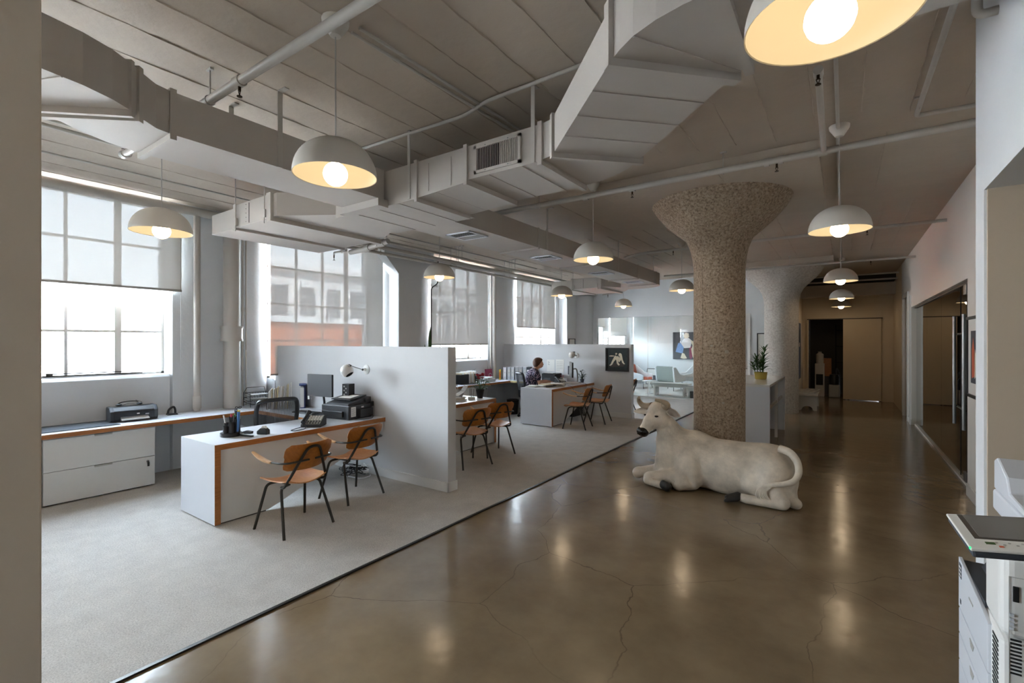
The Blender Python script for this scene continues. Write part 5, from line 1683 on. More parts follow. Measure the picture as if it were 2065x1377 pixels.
# wire letter tray
t = thing('letter_tray', 'three tier grey wire letter tray holding papers on the window counter', 'letter tray', (-6.95, 3.52, ZT), R(-4))
m = MB()
for k in range(3):
    z = 0.03 + 0.065 * k
    tr_ = MB()
    x0, x1, y0, y1 = -0.14 + 0.02 * k, 0.15 + 0.015 * (2 - k), -0.15, 0.15
    tr_.tube([(x0, y0, z + 0.03), (x1, y0, z + 0.015), (x1, y1, z + 0.015), (x0, y1, z + 0.03)], 0.004, 6, closed=True)
    for i in range(9):
        y = y0 + (y1 - y0) * i / 8
        tr_.tube([(x0, y, z + 0.028), (x0 + 0.01, y, z), (x1 - 0.01, y, z), (x1, y, z + 0.014)], 0.002, 4)
    tr_.build('tray', 'gunmetal', t)
    if k:
        MB().box(x0 + 0.02, x1 - 0.01, y0 + 0.015, y1 - 0.03, z + 0.002, z + 0.012).build('paper_sheaf', 'paper', t)
for s in (-1, 1):
    MB().tube([(-0.12, s * 0.153, 0.0), (-0.12, s * 0.153, 0.19), (-0.09, s * 0.12, 0.265)], 0.004, 6).build('post', 'gunmetal', t)
    MB().tube([(0.11, s * 0.153, 0.0), (0.10, s * 0.153, 0.19)], 0.004, 6).build('post', 'gunmetal', t)
MB().tube([(-0.09, -0.12, 0.265), (-0.09, 0.12, 0.265)], 0.004, 6).build('handle_wire', 'gunmetal', t)
# file rack with folders
t = thing('file_rack', 'wire file rack packed with folders on the return counter before the low shade', 'file rack', (-6.42, 3.58, ZT), R(-31))
MB().tube(smooth_path([(-0.10, -0.19, 0.0), (-0.10, -0.19, 0.12), (-0.02, -0.19, 0.15), (0.06, -0.19, 0.12), (0.06, -0.19, 0.0)], 4, 0.03), 0.005, 6).build('wire_frame', 'gunmetal', t)
MB().tube(smooth_path([(-0.10, 0.19, 0.0), (-0.10, 0.19, 0.10), (0.02, 0.19, 0.14), (0.08, 0.19, 0.10), (0.08, 0.19, 0.0)], 4, 0.03), 0.005, 6).build('wire_frame', 'gunmetal', t)
for i in range(14):
    y = -0.17 + 0.022 * i
    h_ = 0.245 + 0.008 * i + random.uniform(-0.012, 0.012)
    MB().obox((-0.01 + random.uniform(-0.01, 0.01), y, h_ / 2 + 0.004), (0.22, random.choice((0.005, 0.009, 0.013)), h_), 0, R(random.uniform(-4, 1))).build('folder', ['paper', 'paper', 'paper_tan', 'paper', 'paper_tan', 'ply_pale'][i % 6], t)
t = thing('binder_box', 'blue cardboard file box standing at the end of the wire file rack', 'file box', (-6.28, 3.80, ZT), R(-31))
MB().box(-0.12, 0.12, -0.03, 0.035, 0.0, 0.012).build('base', 'navy', t)
MB().box(-0.125, 0.125, -0.045, 0.05, 0.315, 0.33).build('top', 'navy', t)
MB().box(-0.12, -0.11, -0.03, 0.035, 0.012, 0.32).build('side', 'navy', t)
MB().box(-0.11, 0.11, 0.025, 0.035, 0.012, 0.32).build('back_panel', 'navy', t)
MB().box(-0.10, 0.115, -0.03, 0.018, 0.012, 0.29).build('contents', 'paper', t)
# power strip and cable tangle
t = thing('power_strip', 'white power strip in a tangle of cables on the carpet under the desk', 'power strip', (-4.92, 3.70, 0.008), R(20))
MB().box(-0.14, 0.14, -0.03, 0.03, 0.05, 0.09).build('socket_bar', 'lamp_white', t, bevel=0.008)
for k in range(4):
    MB().box(-0.11 + 0.065 * k, -0.075 + 0.065 * k, -0.018, 0.018, 0.09, 0.125).build('plug', 'black_plastic', t, bevel=0.004)
for k in range(9):
    random.seed(40 + k)
    ps = [(random.uniform(-0.22, 0.22), random.uniform(-0.12, 0.12), random.uniform(0.012, 0.16)) for _ in range(6)]
    ps = [(-0.11 + 0.03 * k, 0, 0.12)] + ps + [ps[0]]
    MB().tube(smooth_path(ps, 5, 0.09), 0.0045, 6).build('cable', 'lamp_white' if k % 3 == 0 else 'black_plastic', t, smooth=True)
random.seed(11)
MB().tube([(0.17 * math.cos(a * PI / 10), 0.10 * math.sin(a * PI / 10), 0.012 + 0.01 * math.sin(a)) for a in range(20)], 0.008, 6, closed=True).build('cable', 'lamp_white', t, smooth=True)

# ================================================================== SECOND BAY THINGS
# cyclamen
t = thing('potted_cyclamen', 'red flowering cyclamen in a black pot at the end of the half hidden desk', 'potted plant', (-4.90, 6.08, ZT))
MB().lathe([(0.045, 0.0), (0.068, 0.13), (0.072, 0.13), (0.072, 0.15), (0.062, 0.15), (0.058, 0.12)], (0, 0, 0), 20).build('pot', 'black_plastic', t, smooth=True)
MB().lathe([(0.0, 0.125), (0.06, 0.125)], (0, 0, 0), 16, cap=False).build('soil', 'soil', t)
def leaf(mb, base, tip, w, droop=0.02, n=6):
    b, e = Vector(base), Vector(tip)
    ax = e - b
    s_ = ax.cross(Vector((0, 0, 1)))
    s_ = s_.normalized() if s_.length > 1e-4 else Vector((1, 0, 0))
    pr = None
    for i in range(n + 1):
        u = i / n
        c_ = b + ax * u + Vector((0, 0, droop * math.sin(PI * u)))
        ww = w * math.sin(PI * min(1, 0.04 + 0.93 * u)) ** 0.8
        a_, d_ = mb.bm.verts.new(c_ - s_ * ww), mb.bm.verts.new(c_ + s_ * ww)
        m_ = mb.bm.verts.new(c_ - Vector((0, 0, ww * 0.25)))
        if pr:
            mb.bm.faces.new((pr[0], pr[1], m_, a_))
            mb.bm.faces.new((pr[1], pr[2], d_, m_))
        pr = (a_, m_, d_)
for k in range(34):
    a = random.uniform(0, 2 * PI)
    r0, h0 = random.uniform(0.03, 0.13), random.uniform(0.17, 0.30)
    c_ = Vector((r0 * math.cos(a), r0 * math.sin(a), h0))
    m = MB()
    leaf(m, c_, c_ + Vector((0.06 * math.cos(a), 0.06 * math.sin(a), random.uniform(-0.02, 0.02))), 0.030, 0.01)
    m.tube([(0.02 * math.cos(a), 0.02 * math.sin(a), 0.13), c_], 0.002, 4)
    m.build('leaf', 'leaf', t)
for k in range(11):
    a = random.uniform(0, 2 * PI)
    c_ = Vector((0.06 * random.random() * math.cos(a), 0.07 * math.sin(a), random.uniform(0.31, 0.39)))
    m = MB()
    for q in range(5):
        b = q * 2 * PI / 5
        leaf(m, c_, c_ + Vector((0.036 * math.cos(b), 0.036 * math.sin(b), 0.030)), 0.018, 0.004, 4)
    fl = m.build('flower', 'petal', t)
    MB().tube([(0, 0, 0.14), c_], 0.002, 4).build('stem', 'leaf', fl)
t = thing('name_stamp', 'small white box with pens beside the cyclamen pot', 'pen holder', (-4.93, 5.90, ZT))
MB().box(-0.05, 0.05, -0.03, 0.03, 0.0, 0.035).build('box', 'paper', t, bevel=0.003)
for k in range(3):
    MB().cyl((-0.03 + 0.03 * k, 0, 0.03), (-0.04 + 0.04 * k, 0.01, 0.17), 0.004, 6).build('pen', 'black_plastic', t, smooth=True)
def stack(loc, rz, lb, n, wx=0.22, wy=0.30, mats=('paper', 'mat_board', 'paper_tan', 'paper'), seed=1, cat='paper stack', name='paper_stack', group=None, spread=0.03):
    random.seed(seed)
    t = thing(name, lb, cat, loc, rz, group)
    z = 0
    for i in range(n):
        h_ = random.uniform(0.003, 0.012)
        MB().obox((random.uniform(-spread, spread), random.uniform(-spread, spread), z + h_ / 2), (wx * random.uniform(0.9, 1.05), wy * random.uniform(0.9, 1.05), h_), R(random.uniform(-9, 9))).build('sheet', mats[i % len(mats)], t)
        z += h_ + 0.0005
    return t
stack((-5.12, 5.25, ZT), R(10), 'papers stacked near the wall end of the cyclamen desk', 7, seed=3)
stack((-5.05, 5.62, ZT), R(-20), 'loose papers beside the grey letter holder on the cyclamen desk', 6, seed=4)
t = thing('letter_holder', 'open grey folder standing on papers behind the first partition', 'folder', (-4.98, 5.70, ZT + 0.05), R(-30))
MB().obox((0.0, 0.03, 0.09), (0.2, 0.004, 0.2), 0, R(-32)).build('cover', 'silver_plastic', t)
MB().obox((0.0, -0.02, 0.06), (0.18, 0.004, 0.15), 0, R(-60)).build('page', 'paper', t)
for k in range(2):
    MB().cyl((-0.1 + 0.08 * k, -0.05, 0.02), (-0.13 + 0.08 * k, -0.04, 0.19), 0.004, 6).build('pen', 'paper', t, smooth=True)
# counter: black box file with folders
t = thing('magazine_file', 'black open box full of upright folders on the counter under the third window', 'file box', (-6.86, 8.0, ZT), R(2))
MB().box(-0.13, 0.13, -0.30, 0.30, 0, 0.008).build('base', 'black_plastic', t)
MB().box(0.125, 0.132, -0.30, -0.05, 0.0, 0.215).build('front_panel', 'black_plastic', t)
MB().box(0.125, 0.132, 0.18, 0.30, 0.0, 0.16).build('front_panel', 'black_plastic', t)
for yy in (-0.30, -0.05, 0.18, 0.29):
    MB().box(-0.13, 0.13, yy, yy + 0.007, 0.0, 0.21).build('divider', 'black_plastic', t)
for i in range(15):
    yy = -0.27 + 0.036 * i
    MB().obox((0.0, yy, 0.125 + 0.01 * math.sin(i)), (0.25, 0.010, 0.245 + 0.03 * (i > 6)), 0, R(6)).build('folder', ['paper_tan', 'paper', 'mat_board'][i % 3], t)
stack((-6.78, 8.68, ZT), R(4), 'tall white paper stack on the counter before the maroon book', 12, 0.24, 0.34, ('paper', 'mat_board'), 6)
t = thing('book', 'maroon hardcover book with white ring emblem standing against the window wall', 'book', (-7.0, 9.02, ZT), R(0))
MB().obox((0, 0, 0.135), (0.03, 0.25, 0.27), 0, 0, R(-6)).build('cover', 'maroon', t, bevel=0.002)
MB().tube([(0.028, 0.02 + 0.055 * math.cos(a * PI / 10), 0.11 + 0.055 * math.sin(a * PI / 10)) for a in range(20)], 0.006, 5, closed=True).build('emblem_ring', 'paper', t)
MB().sphere((0.028, 0.02, 0.11), 0.022, 12, 6, (0.2, 1, 1)).build('emblem_dot', 'pink', t)
t = thing('book', 'yellow spined book leaning against the first white binder', 'book', (-6.90, 9.34, ZT), R(-55))
MB().box(-0.09, 0.09, -0.022, 0.022, 0, 0.24).build('cover', 'yellow', t, bevel=0.002)
MB().box(-0.092, 0.085, -0.018, 0.018, 0.003, 0.237).build('pages', 'paper_tan', t)
MB().box(0.0901, 0.0915, -0.014, 0.014, 0.05, 0.19).build('spine_label', 'orange', t)
t0 = None
bl = ['leftmost white ring binder of the row behind the mesh chair', 'second white ring binder from the yellow book', 'third white ring binder from the yellow book', 'fourth white ring binder in the row on the far counter', 'fifth white ring binder in the row on the far counter', 'sixth white binder in the row, next to the charcoal file box']
for i in range(6):
    loc = (-6.80 + 0.078 * i, 9.42 + 0.055 * i, ZT)
    if t0 is None:
        t0 = thing('ring_binder', bl[0], 'binder', loc, R(30))
        MB().box(-0.036, 0.036, -0.13, 0.13, 0.0, 0.305).build('cover', 'binder_white', t0, bevel=0.003)
        MB().box(-0.022, 0.022, -0.1315, -0.1301, 0.09, 0.25).build('spine_label', 'paper', t0)
        MB().box(-0.014, 0.014, -0.1325, -0.1315, 0.17, 0.176).build('spine_text', 'ink', t0)
        MB().lathe([(0.008, 0), (0.012, 0), (0.012, 0.002), (0.008, 0.002)], (0, -0.1305, 0.05), 12, Matrix.Rotation(R(90), 4, 'X'), cap=False).build('finger_hole', 'steel', t0)
        t0['group'] = 'white ring binders on the far counter'
    else:
        dup(t0, loc, R(30 + 3 * (i % 2)), bl[i])
t = thing('file_box', 'charcoal file box with white label at the end of the binder row', 'file box', (-6.27, 9.68, ZT), R(20))
MB().box(-0.045, 0.045, -0.12, 0.12, 0, 0.31).build('case', 'charcoal', t, bevel=0.003)
MB().box(-0.03, 0.03, -0.1215, -0.1201, 0.19, 0.25).build('label', 'paper', t)
stack((-6.05, 9.58, ZT), R(40), 'heap of papers and envelopes between the charcoal box and the woman', 9, 0.2, 0.26, ('paper', 'mat_board', 'binder_white'), 8, spread=0.05)
t = thing('plastic_box', 'pale blue translucent plastic box behind the woman\'s back', 'box', (-5.80, 9.60, ZT), R(15))
MB().box(-0.08, 0.08, -0.06, 0.06, 0, 0.14).build('box', 'cup_white', t, bevel=0.006)
MB().box(-0.084, 0.084, -0.064, 0.064, 0.14, 0.155).build('lid', 'paper', t, bevel=0.003)
t = thing('desk_printer', 'compact black laser printer on the return counter behind the woman\'s arms', 'printer', (-5.60, 9.60, ZT), R(0))
MB().box(-0.18, 0.18, -0.15, 0.17, 0, 0.19).build('body', 'black_plastic', t, bevel=0.012)
MB().box(-0.13, 0.13, -0.155, -0.02, 0.15, 0.20).build('paper_exit', 'vent_black', t)
MB().box(-0.12, 0.12, -0.14, -0.03, 0.196, 0.203).build('sheet', 'paper', t)
MB().box(-0.10, 0.06, -0.155, -0.149, 0.03, 0.09).build('front_door', 'dark_plastic', t)
# monitor on arm
t = thing('monitor', 'black monitor on a pale arm facing the seated woman', 'monitor', (-4.98, 9.40, ZT), R(125))
MB().box(-0.24, 0.24, -0.02, 0.012, 0.14, 0.47).build('display', 'black_plastic', t, bevel=0.004)
MB().box(-0.225, 0.225, 0.012, 0.0135, 0.155, 0.455).build('screen', 'screen', t)
MB().tube(smooth_path([(0.02, -0.03, 0.31), (0.05, -0.12, 0.33), (0.10, -0.16, 0.2), (0.05, -0.14, 0.01)], 4, 0.05), 0.015, 8).build('support_arm', 'silver_plastic', t, smooth=True)
MB().box(-0.03, 0.13, -0.22, -0.06, 0.0, 0.015).build('stand_base', 'black_plastic', t, bevel=0.004)
MB().box(-0.03, 0.05, -0.045, -0.02, 0.26, 0.34).build('mount_plate', 'black_plastic', t)
# leafy plant by the partition
t = thing('potted_plant', 'small dark leafy plant on the desk below the wall lamp', 'potted plant', (-4.87, 9.72, ZT))
MB().lathe([(0.035, 0.0), (0.05, 0.08), (0.054, 0.08), (0.05, 0.07)], (0, 0, 0), 18).build('pot', 'charcoal', t, smooth=True)
random.seed(21)
for k in range(36):
    a = random.uniform(0, 2 * PI)
    c_ = Vector((0.09 * random.random() * math.cos(a), 0.07 * random.random() * math.sin(a), random.uniform(0.10, 0.27)))
    m = MB()
    leaf(m, c_, c_ + Vector((0.045 * math.cos(a), 0.045 * math.sin(a), random.uniform(-0.02, 0.03))), 0.018, 0.008, 4)
    m.tube([(0, 0, 0.07), c_], 0.002, 4)
    m.build('leaf', 'leaf_dark', t)
for i, (x, y, rz, n, sd, lb) in enumerate([(-5.22, 8.22, 10, 4, 31, 'loose white sheets at the open corner of the woman\'s desk'),
                                          (-5.00, 8.38, -12, 7, 32, 'layered magazines in the middle of the paper spread on the woman\'s desk'),
                                          (-4.84, 8.62, 15, 8, 33, 'thick pile of documents near the plywood edge of the woman\'s desk'),
                                          (-5.18, 8.62, 30, 4, 34, 'sheets lying right in front of the woman'),
                                          (-4.86, 9.22, -8, 5, 35, 'papers under the phone cord near the middle of the woman\'s desk')]):
    stack((x, y, ZT), R(rz), lb, n, 0.21, 0.29, ('paper', 'paper_tan', 'mat_board', 'ink', 'paper') if i in (1, 2) else ('paper', 'mat_board'), sd)
for i, (x, y, lb) in enumerate([(-5.22, 9.28, 'white mug nearest to the woman\'s hand'), (-5.16, 9.46, 'white mug behind the first one by the monitor')]):
    t = thing('mug', lb, 'mug', (x, y, ZT))
    MB().lathe([(0.034, 0.0), (0.038, 0.004), (0.04, 0.095), (0.037, 0.095), (0.034, 0.01)], (0, 0, 0), 20).build('cup', 'cup_white', t, smooth=True)
    MB().tube([(-0.038 - 0.022 * math.sin(PI * k / 6), 0, 0.02 + 0.058 * k / 6) for k in range(7)], 0.005, 6).build('handle', 'cup_white', t, smooth=True)
t = thing('pencil_cup', 'cup crammed with pens behind the mugs', 'pen holder', (-5.33, 9.62, ZT))
MB().lathe([(0.035, 0.0), (0.037, 0.1), (0.034, 0.1), (0.032, 0.01)], (0, 0, 0), 16).build('cup', 'cream', t, smooth=True)
for k in range(7):
    a = k * 0.9
    MB().cyl((0.01 * math.cos(a), 0.01 * math.sin(a), 0.02), (0.035 * math.cos(a), 0.035 * math.sin(a), 0.16), 0.004, 6).build('pen', ['petal', 'black_plastic', 'leaf_dark', 'navy'][k % 4], t, smooth=True)
o = MB().tube(smooth_path([(-4.72, 9.45, ZT + 0.02), (-4.60, 9.40, ZT + 0.01), (-4.585, 9.35, 0.66), (-4.59, 9.0, 0.50), (-4.585, 8.75, 0.66), (-4.60, 8.72, ZT + 0.01), (-4.70, 8.72, ZT + 0.01)], 6, 0.12), 0.003, 6).build('phone_cable', 'charcoal')
tag(o, 'thin cable sagging over the front edge of the woman\'s desk', 'cable')
# notices on the partition
for (x0, x1, z0, z1, lb, n) in [(-5.87, -5.66, 0.955, 1.235, 'white notice sheet on the partition right behind the woman\'s head', 4), (-5.625, -5.41, 0.93, 1.245, 'printed calendar sheet on the partition left of the monitor', 22), (-5.30, -5.16, 0.90, 1.10, 'narrow dark printed card pinned behind the monitor', 6)]:
    t = thing('notice', lb, 'notice', (x0, 9.846, z0))
    w_, h_ = x1 - x0, z1 - z0
    MB().box(0, w_, -0.002, 0.0, 0, h_).build('sheet', 'paper' if n != 6 else 'ink', t)
    m = MB()
    for i in range(n):
        if n == 22:
            m.box(0.03 + (i % 4) * 0.042, 0.055 + (i % 4) * 0.042, -0.0028, -0.002, h_ - 0.06 - 0.04 * (i // 4), h_ - 0.055 - 0.04 * (i // 4))
        else:
            m.box(0.03, 0.06 + 0.02 * (i % 2), -0.0028, -0.002, h_ - 0.05 - 0.025 * i, h_ - 0.044 - 0.025 * i)
    o = m.build('print_lines', 'ink' if n != 6 else 'paper', t)
    o['kind'] = 'stuff'
# waste bins
for (x, y, m_, lb) in [(-6.72, 8.55, 'vent_black', 'black waste basket under the far counter beside the drawer cabinet'), (-6.25, 8.95, 'vent_black', 'second black waste basket close to the office chair')]:
    t = thing('waste_basket', lb, 'waste basket', (x, y, 0.008))
    MB().lathe([(0.11, 0.0), (0.14, 0.33), (0.135, 0.33), (0.106, 0.01)], (0, 0, 0), 24).build('basket', m_, t, smooth=True)
    MB().tube([(0.14 * math.cos(a * PI / 12), 0.14 * math.sin(a * PI / 12), 0.33) for a in range(24)], 0.006, 6, closed=True).build('rim', 'black_plastic', t, smooth=True)
t = thing('computer_tower', 'black computer tower on the floor under the woman\'s desk', 'computer', (-4.98, 9.55, 0.008))
MB().box(-0.10, 0.10, -0.22, 0.22, 0.0, 0.42).build('case', 'black_plastic', t, bevel=0.005)
for k in range(4):
    MB().tube(smooth_path([(0.08, -0.1 + 0.04 * k, 0.3), (0.22, -0.15 + 0.06 * k, 0.15), (0.26, 0.02 * k, 0.01), (0.15, 0.1, 0.008)], 5, 0.08), 0.005, 6).build('cable', 'black_plastic', t, smooth=True)
# snake plant
t = thing('snake_plant', 'tall snake plant whose tips rise above the first partition by the pilaster', 'potted plant', (-6.86, 6.86, ZT))
MB().lathe([(0.07, 0.0), (0.095, 0.16), (0.10, 0.16), (0.09, 0.14)], (0, 0, 0), 20).build('pot', 'ceramic_chip', t, smooth=True)
for k, (a, h_) in enumerate([(0, 1.23), (70, 0.98), (140, 0.8), (200, 0.7), (270, 0.88), (320, 0.62)]):
    m = MB()
    dx, dy = math.cos(R(a)), math.sin(R(a))
    pr = None
    for i in range(11):
        u = i / 10
        c_ = Vector((0.03 * dx + 0.05 * dx * u * u + 0.012 * math.sin(5 * u), 0.03 * dy + 0.05 * dy * u * u + 0.02 * math.sin(6 * u), 0.13 + (h_ - 0.13) * u))
        w_ = 0.032 * (math.sin(PI * (0.15 + 0.85 * u)) ** 0.6) + 0.001
        q = [m.bm.verts.new(c_ + Vector((0.57 * w_, 0.82 * w_, 0)) * s + Vector((0, 0, 0))) for s in (-1, 1)]
        q.insert(1, m.bm.verts.new(c_ + Vector((0.01, -0.01, 0))))
        if pr:
            m.bm.faces.new((pr[0], pr[1], q[1], q[0]))
            m.bm.faces.new((pr[1], pr[2], q[2], q[1]))
        pr = q
    m.build('leaf', 'leaf', t)
# small flower at the window of bay two
t = thing('small_plant', 'little dark plant behind the folders on the third window counter', 'potted plant', (-6.98, 8.42, ZT))
MB().lathe([(0.03, 0.0), (0.04, 0.07), (0.042, 0.07), (0.038, 0.06)], (0, 0, 0), 14).build('pot', 'charcoal', t, smooth=True)
for k in range(12):
    a = k * 2.4
    m = MB()
    c_ = Vector((0.03 * math.cos(a), 0.03 * math.sin(a), 0.12 + 0.015 * k))
    leaf(m, c_, c_ + Vector((0.05 * math.cos(a), 0.05 * math.sin(a), 0.01)), 0.015, 0.01, 4)
    m.tube([(0, 0, 0.06), c_], 0.002, 4)
    m.build('leaf', 'leaf_dark', t)
t = thing('single_rose', 'single red flower in a slim vase behind the woman\'s head', 'flower', (-6.02, 9.73, ZT))
MB().lathe([(0.025, 0), (0.03, 0.08), (0.012, 0.16), (0.014, 0.18)], (0, 0, 0), 14).build('vase', 'gunmetal', t, smooth=True)
m = MB()
for q in range(6):
    b = q * PI / 3
    leaf(m, (0, 0, 0.36), (0.03 * math.cos(b), 0.03 * math.sin(b), 0.40), 0.018, 0.004, 4)
m.build('bloom', 'petal', t)
MB().tube([(0, 0, 0.1), (0.005, 0, 0.36)], 0.003, 5).build('stem', 'leaf_dark', t)

# ================================================================== PICTURES
def flat(name, pts, m, parent, y=-0.002, th=0.0015):
    """a thin painted shape lying on a canvas in the XZ plane"""
    return MB().prism(pts, y - th, y, 'y').build(name, m, parent)
t = thing('framed_painting', 'black framed painting of a white dog stretching on a dark ground, on the low partition', 'painting', (-4.345, 9.845, 1.02))
w_, h_ = 0.53, 0.51
for (a, b, c_, d_) in ((0, w_, 0, 0.028), (0, w_, h_ - 0.028, h_), (0, 0.028, 0.028, h_ - 0.028), (w_ - 0.028, w_, 0.028, h_ - 0.028)):
    MB().box(a, b, -0.035, 0.0, c_, d_).build('frame', 'frame_black', t)
MB().box(0.02, w_ - 0.02, -0.018, -0.005, 0.02, h_ - 0.02).build('canvas', 'slate', t)
flat('ground', [(0.10, 0.09), (0.40, 0.10), (0.46, 0.15), (0.42, 0.18), (0.30, 0.19), (0.16, 0.17), (0.08, 0.12)], 'trim_dark', t, -0.018)
dg = [[(0.33, 0.20), (0.28, 0.22), (0.235, 0.255), (0.20, 0.31), (0.22, 0.345), (0.27, 0.325), (0.305, 0.34), (0.30, 0.375), (0.335, 0.40), (0.37, 0.38), (0.385, 0.33), (0.40, 0.25), (0.43, 0.185), (0.455, 0.165), (0.425, 0.155), (0.385, 0.19), (0.36, 0.255)],
      [(0.20, 0.31), (0.235, 0.255), (0.19, 0.20), (0.155, 0.14), (0.115, 0.115), (0.085, 0.125), (0.12, 0.15), (0.15, 0.22)],
      [(0.245, 0.26), (0.285, 0.24), (0.30, 0.19), (0.335, 0.14), (0.30, 0.125), (0.265, 0.165)],
      [(0.08, 0.335), (0.13, 0.345), (0.20, 0.34), (0.20, 0.322), (0.13, 0.318), (0.085, 0.322)]]
for k, q in enumerate(dg):
    flat('dog_shape', q, 'cream', t, -0.0195 - 0.0004 * k)
flat('dog_head', [(0.235, 0.395), (0.225, 0.375), (0.24, 0.355), (0.265, 0.365), (0.275, 0.385), (0.255, 0.402)], 'cream', t, -0.0205)
flat('dog_patch', [(0.29, 0.345), (0.31, 0.31), (0.335, 0.30), (0.315, 0.34)], 'slate', t, -0.0225)
t = thing('picture_frame', 'small dark framed print standing before the far pilaster', 'picture', (-6.875, 12.80, 1.28), R(90))
for (a, b, c_, d_) in ((0, 0.40, 0, 0.02), (0, 0.40, 0.46, 0.48), (0, 0.02, 0.02, 0.46), (0.38, 0.40, 0.02, 0.46)):
    MB().box(a, b, -0.03, 0.0, c_, d_).build('frame', 'frame_black', t)
MB().box(0.02, 0.38, -0.012, -0.002, 0.02, 0.46).build('mat_board', 'mat_board', t)
MB().box(0.14, 0.26, -0.014, -0.012, 0.2, 0.235).build('print', 'ink', t)
# framed picture on the right wall
t = thing('framed_print', 'tall black framed print with pale mat on the right wall beside the glass door', 'picture', (1.098, 6.98, 1.09), R(-90))
w_, h_ = 0.70, 0.84
for (a, b, c_, d_) in ((0, w_, 0, 0.03), (0, w_, h_ - 0.03, h_), (0, 0.03, 0.03, h_ - 0.03), (w_ - 0.03, w_, 0.03, h_ - 0.03)):
    MB().box(a, b, -0.03, 0.0, c_, d_).build('frame', 'frame_black', t)
MB().box(0.03, w_ - 0.03, -0.014, -0.002, 0.03, h_ - 0.03).build('mat_board', 'mat_board', t)
MB().box(0.16, w_ - 0.16, -0.016, -0.014, 0.15, h_ - 0.15).build('print', 'ink', t)
flat('figure_shape', [(0.22, 0.2), (0.34, 0.22), (0.33, 0.5), (0.28, 0.62), (0.22, 0.5)], 'orange_fabric', t, -0.0165)
flat('figure_shape', [(0.34, 0.2), (0.45, 0.24), (0.43, 0.42), (0.36, 0.5)], 'cream', t, -0.0165)
# blue painting beside the second column
t = thing('blue_painting', 'tall dark blue painting on the corridor wall behind the painted column', 'painting', (-1.028, 13.42, 0.68), R(90))
MB().box(0, 1.75, -0.05, 0.0, 0, 1.48).build('canvas', 'dark_blue', t)
flat('paint_patch', [(1.0, 0.95), (1.4, 0.95), (1.45, 1.3), (1.1, 1.35)], 'charcoal', t, -0.0505)
flat('paint_patch', [(0.3, 0.1), (1.3, 0.12), (1.2, 0.75), (0.4, 0.7)], 'navy', t, -0.0505)
flat('paint_patch', [(1.15, 0.85), (1.35, 0.85), (1.35, 0.95), (1.2, 0.97)], 'cream', t, -0.0510)
# thin black frame on the back wall right of the raw column
t = thing('picture_frame', 'thin black empty looking frame on the white wall between the two columns', 'picture', (-1.88, 13.898, 1.02))
for (a, b, c_, d_) in ((0, 0.42, 0, 0.025), (0, 0.42, 0.845, 0.87), (0, 0.025, 0.025, 0.845), (0.395, 0.42, 0.025, 0.845)):
    MB().box(a, b, -0.03, 0.0, c_, d_).build('frame', 'frame_black', t)
MB().box(0.025, 0.395, -0.012, -0.002, 0.025, 0.845).build('print', 'mat_board', t)

# ================================================================== LOUNGE BEHIND THE GLASS
ZF = 0.008
def lounge_chair(loc, rz, lb, seatm, backm):
    """upholstered easy chair with tall splayed wings; front faces +Y"""
    t = thing('easy_chair', lb, 'armchair', loc, rz)
    MB().prism([(-0.33, 0.30), (-0.42, 0.82), (-0.36, 0.83), (-0.25, 0.36)], -0.30, 0.30, 'x').build('backrest', backm, t, bevel=0.02)
    MB().prism([(-0.30, 0.26), (0.33, 0.30), (0.33, 0.40), (-0.27, 0.37)], -0.29, 0.29, 'x').build('seat', seatm, t, bevel=0.02)
    for s in (-1, 1):
        MB().prism([(-0.33, 0.28), (-0.42, 0.80), (-0.26, 0.80), (-0.02, 0.56), (0.32, 0.50), (0.33, 0.30)], s * 0.335 - 0.03, s * 0.335 + 0.03, 'x').build('side_wing', 'white_fabric', t, bevel=0.02)
        MB().tube([(s * 0.27, 0.28, 0.29), (s * 0.31, 0.32, 0.0)], 0.009, 6).build('leg', 'gunmetal', t, smooth=True)
        MB().tube([(s * 0.27, -0.25, 0.28), (s * 0.31, -0.34, 0.0)], 0.009, 6).build('leg', 'gunmetal', t, smooth=True)
    return t
lounge_chair((-4.88, 16.45, ZF), R(-15), 'easy chair with grey green back turned to the office, behind the lounge glass', 'grey_fabric', 'grey_fabric')
lounge_chair((-4.55, 17.35, ZF), R(120), 'white winged easy chair beside the concrete column line, facing into the lounge', 'grey_fabric', 'white_fabric')
lounge_chair((-6.02, 16.6, ZF), R(-100), 'orange easy chair in the lounge beyond the dog painting partition', 'orange_fabric', 'orange_fabric')
def plank_bench(loc, rz, L, W_, H_, lb):
    t = thing('bench', lb, 'bench', loc, rz)
    MB().box(-L / 2, L / 2, -W_ / 2, W_ / 2, H_ - 0.055, H_).build('bench_top', 'bench_white', t, bevel=0.004)
    for s in (-1, 1):
        x = s * (L / 2 - 0.14)
        poly = [(-W_ / 2 + 0.03, H_ - 0.055), (-W_ / 2 + 0.03, 0), (-W_ / 2 + 0.09, 0)] + [(-0.10 * math.cos(a * PI / 8) * (W_ / 0.4), 0.09 * math.sin(a * PI / 8) + 0.02) for a in range(0, 9)] + [(W_ / 2 - 0.09, 0), (W_ / 2 - 0.03, 0), (W_ / 2 - 0.03, H_ - 0.055)]
        MB().prism(poly, x - 0.025, x + 0.025, 'x').build('leg', 'bench_white', t)
        MB().box(-L / 2 + 0.15, L / 2 - 0.15, s * (W_ / 2 - 0.03) - 0.012, s * (W_ / 2 - 0.03) + 0.012, H_ - 0.12, H_ - 0.055).build('apron', 'bench_white', t)
    return t
plank_bench((-4.35, 14.65, ZF), 0, 1.15, 0.40, 0.40, 'white plank bench standing just inside the lounge glass')
plank_bench((-3.40, 14.55, ZF), 0, 0.95, 0.42, 0.33, 'low white table with a dark box beneath it, half behind the raw concrete column')
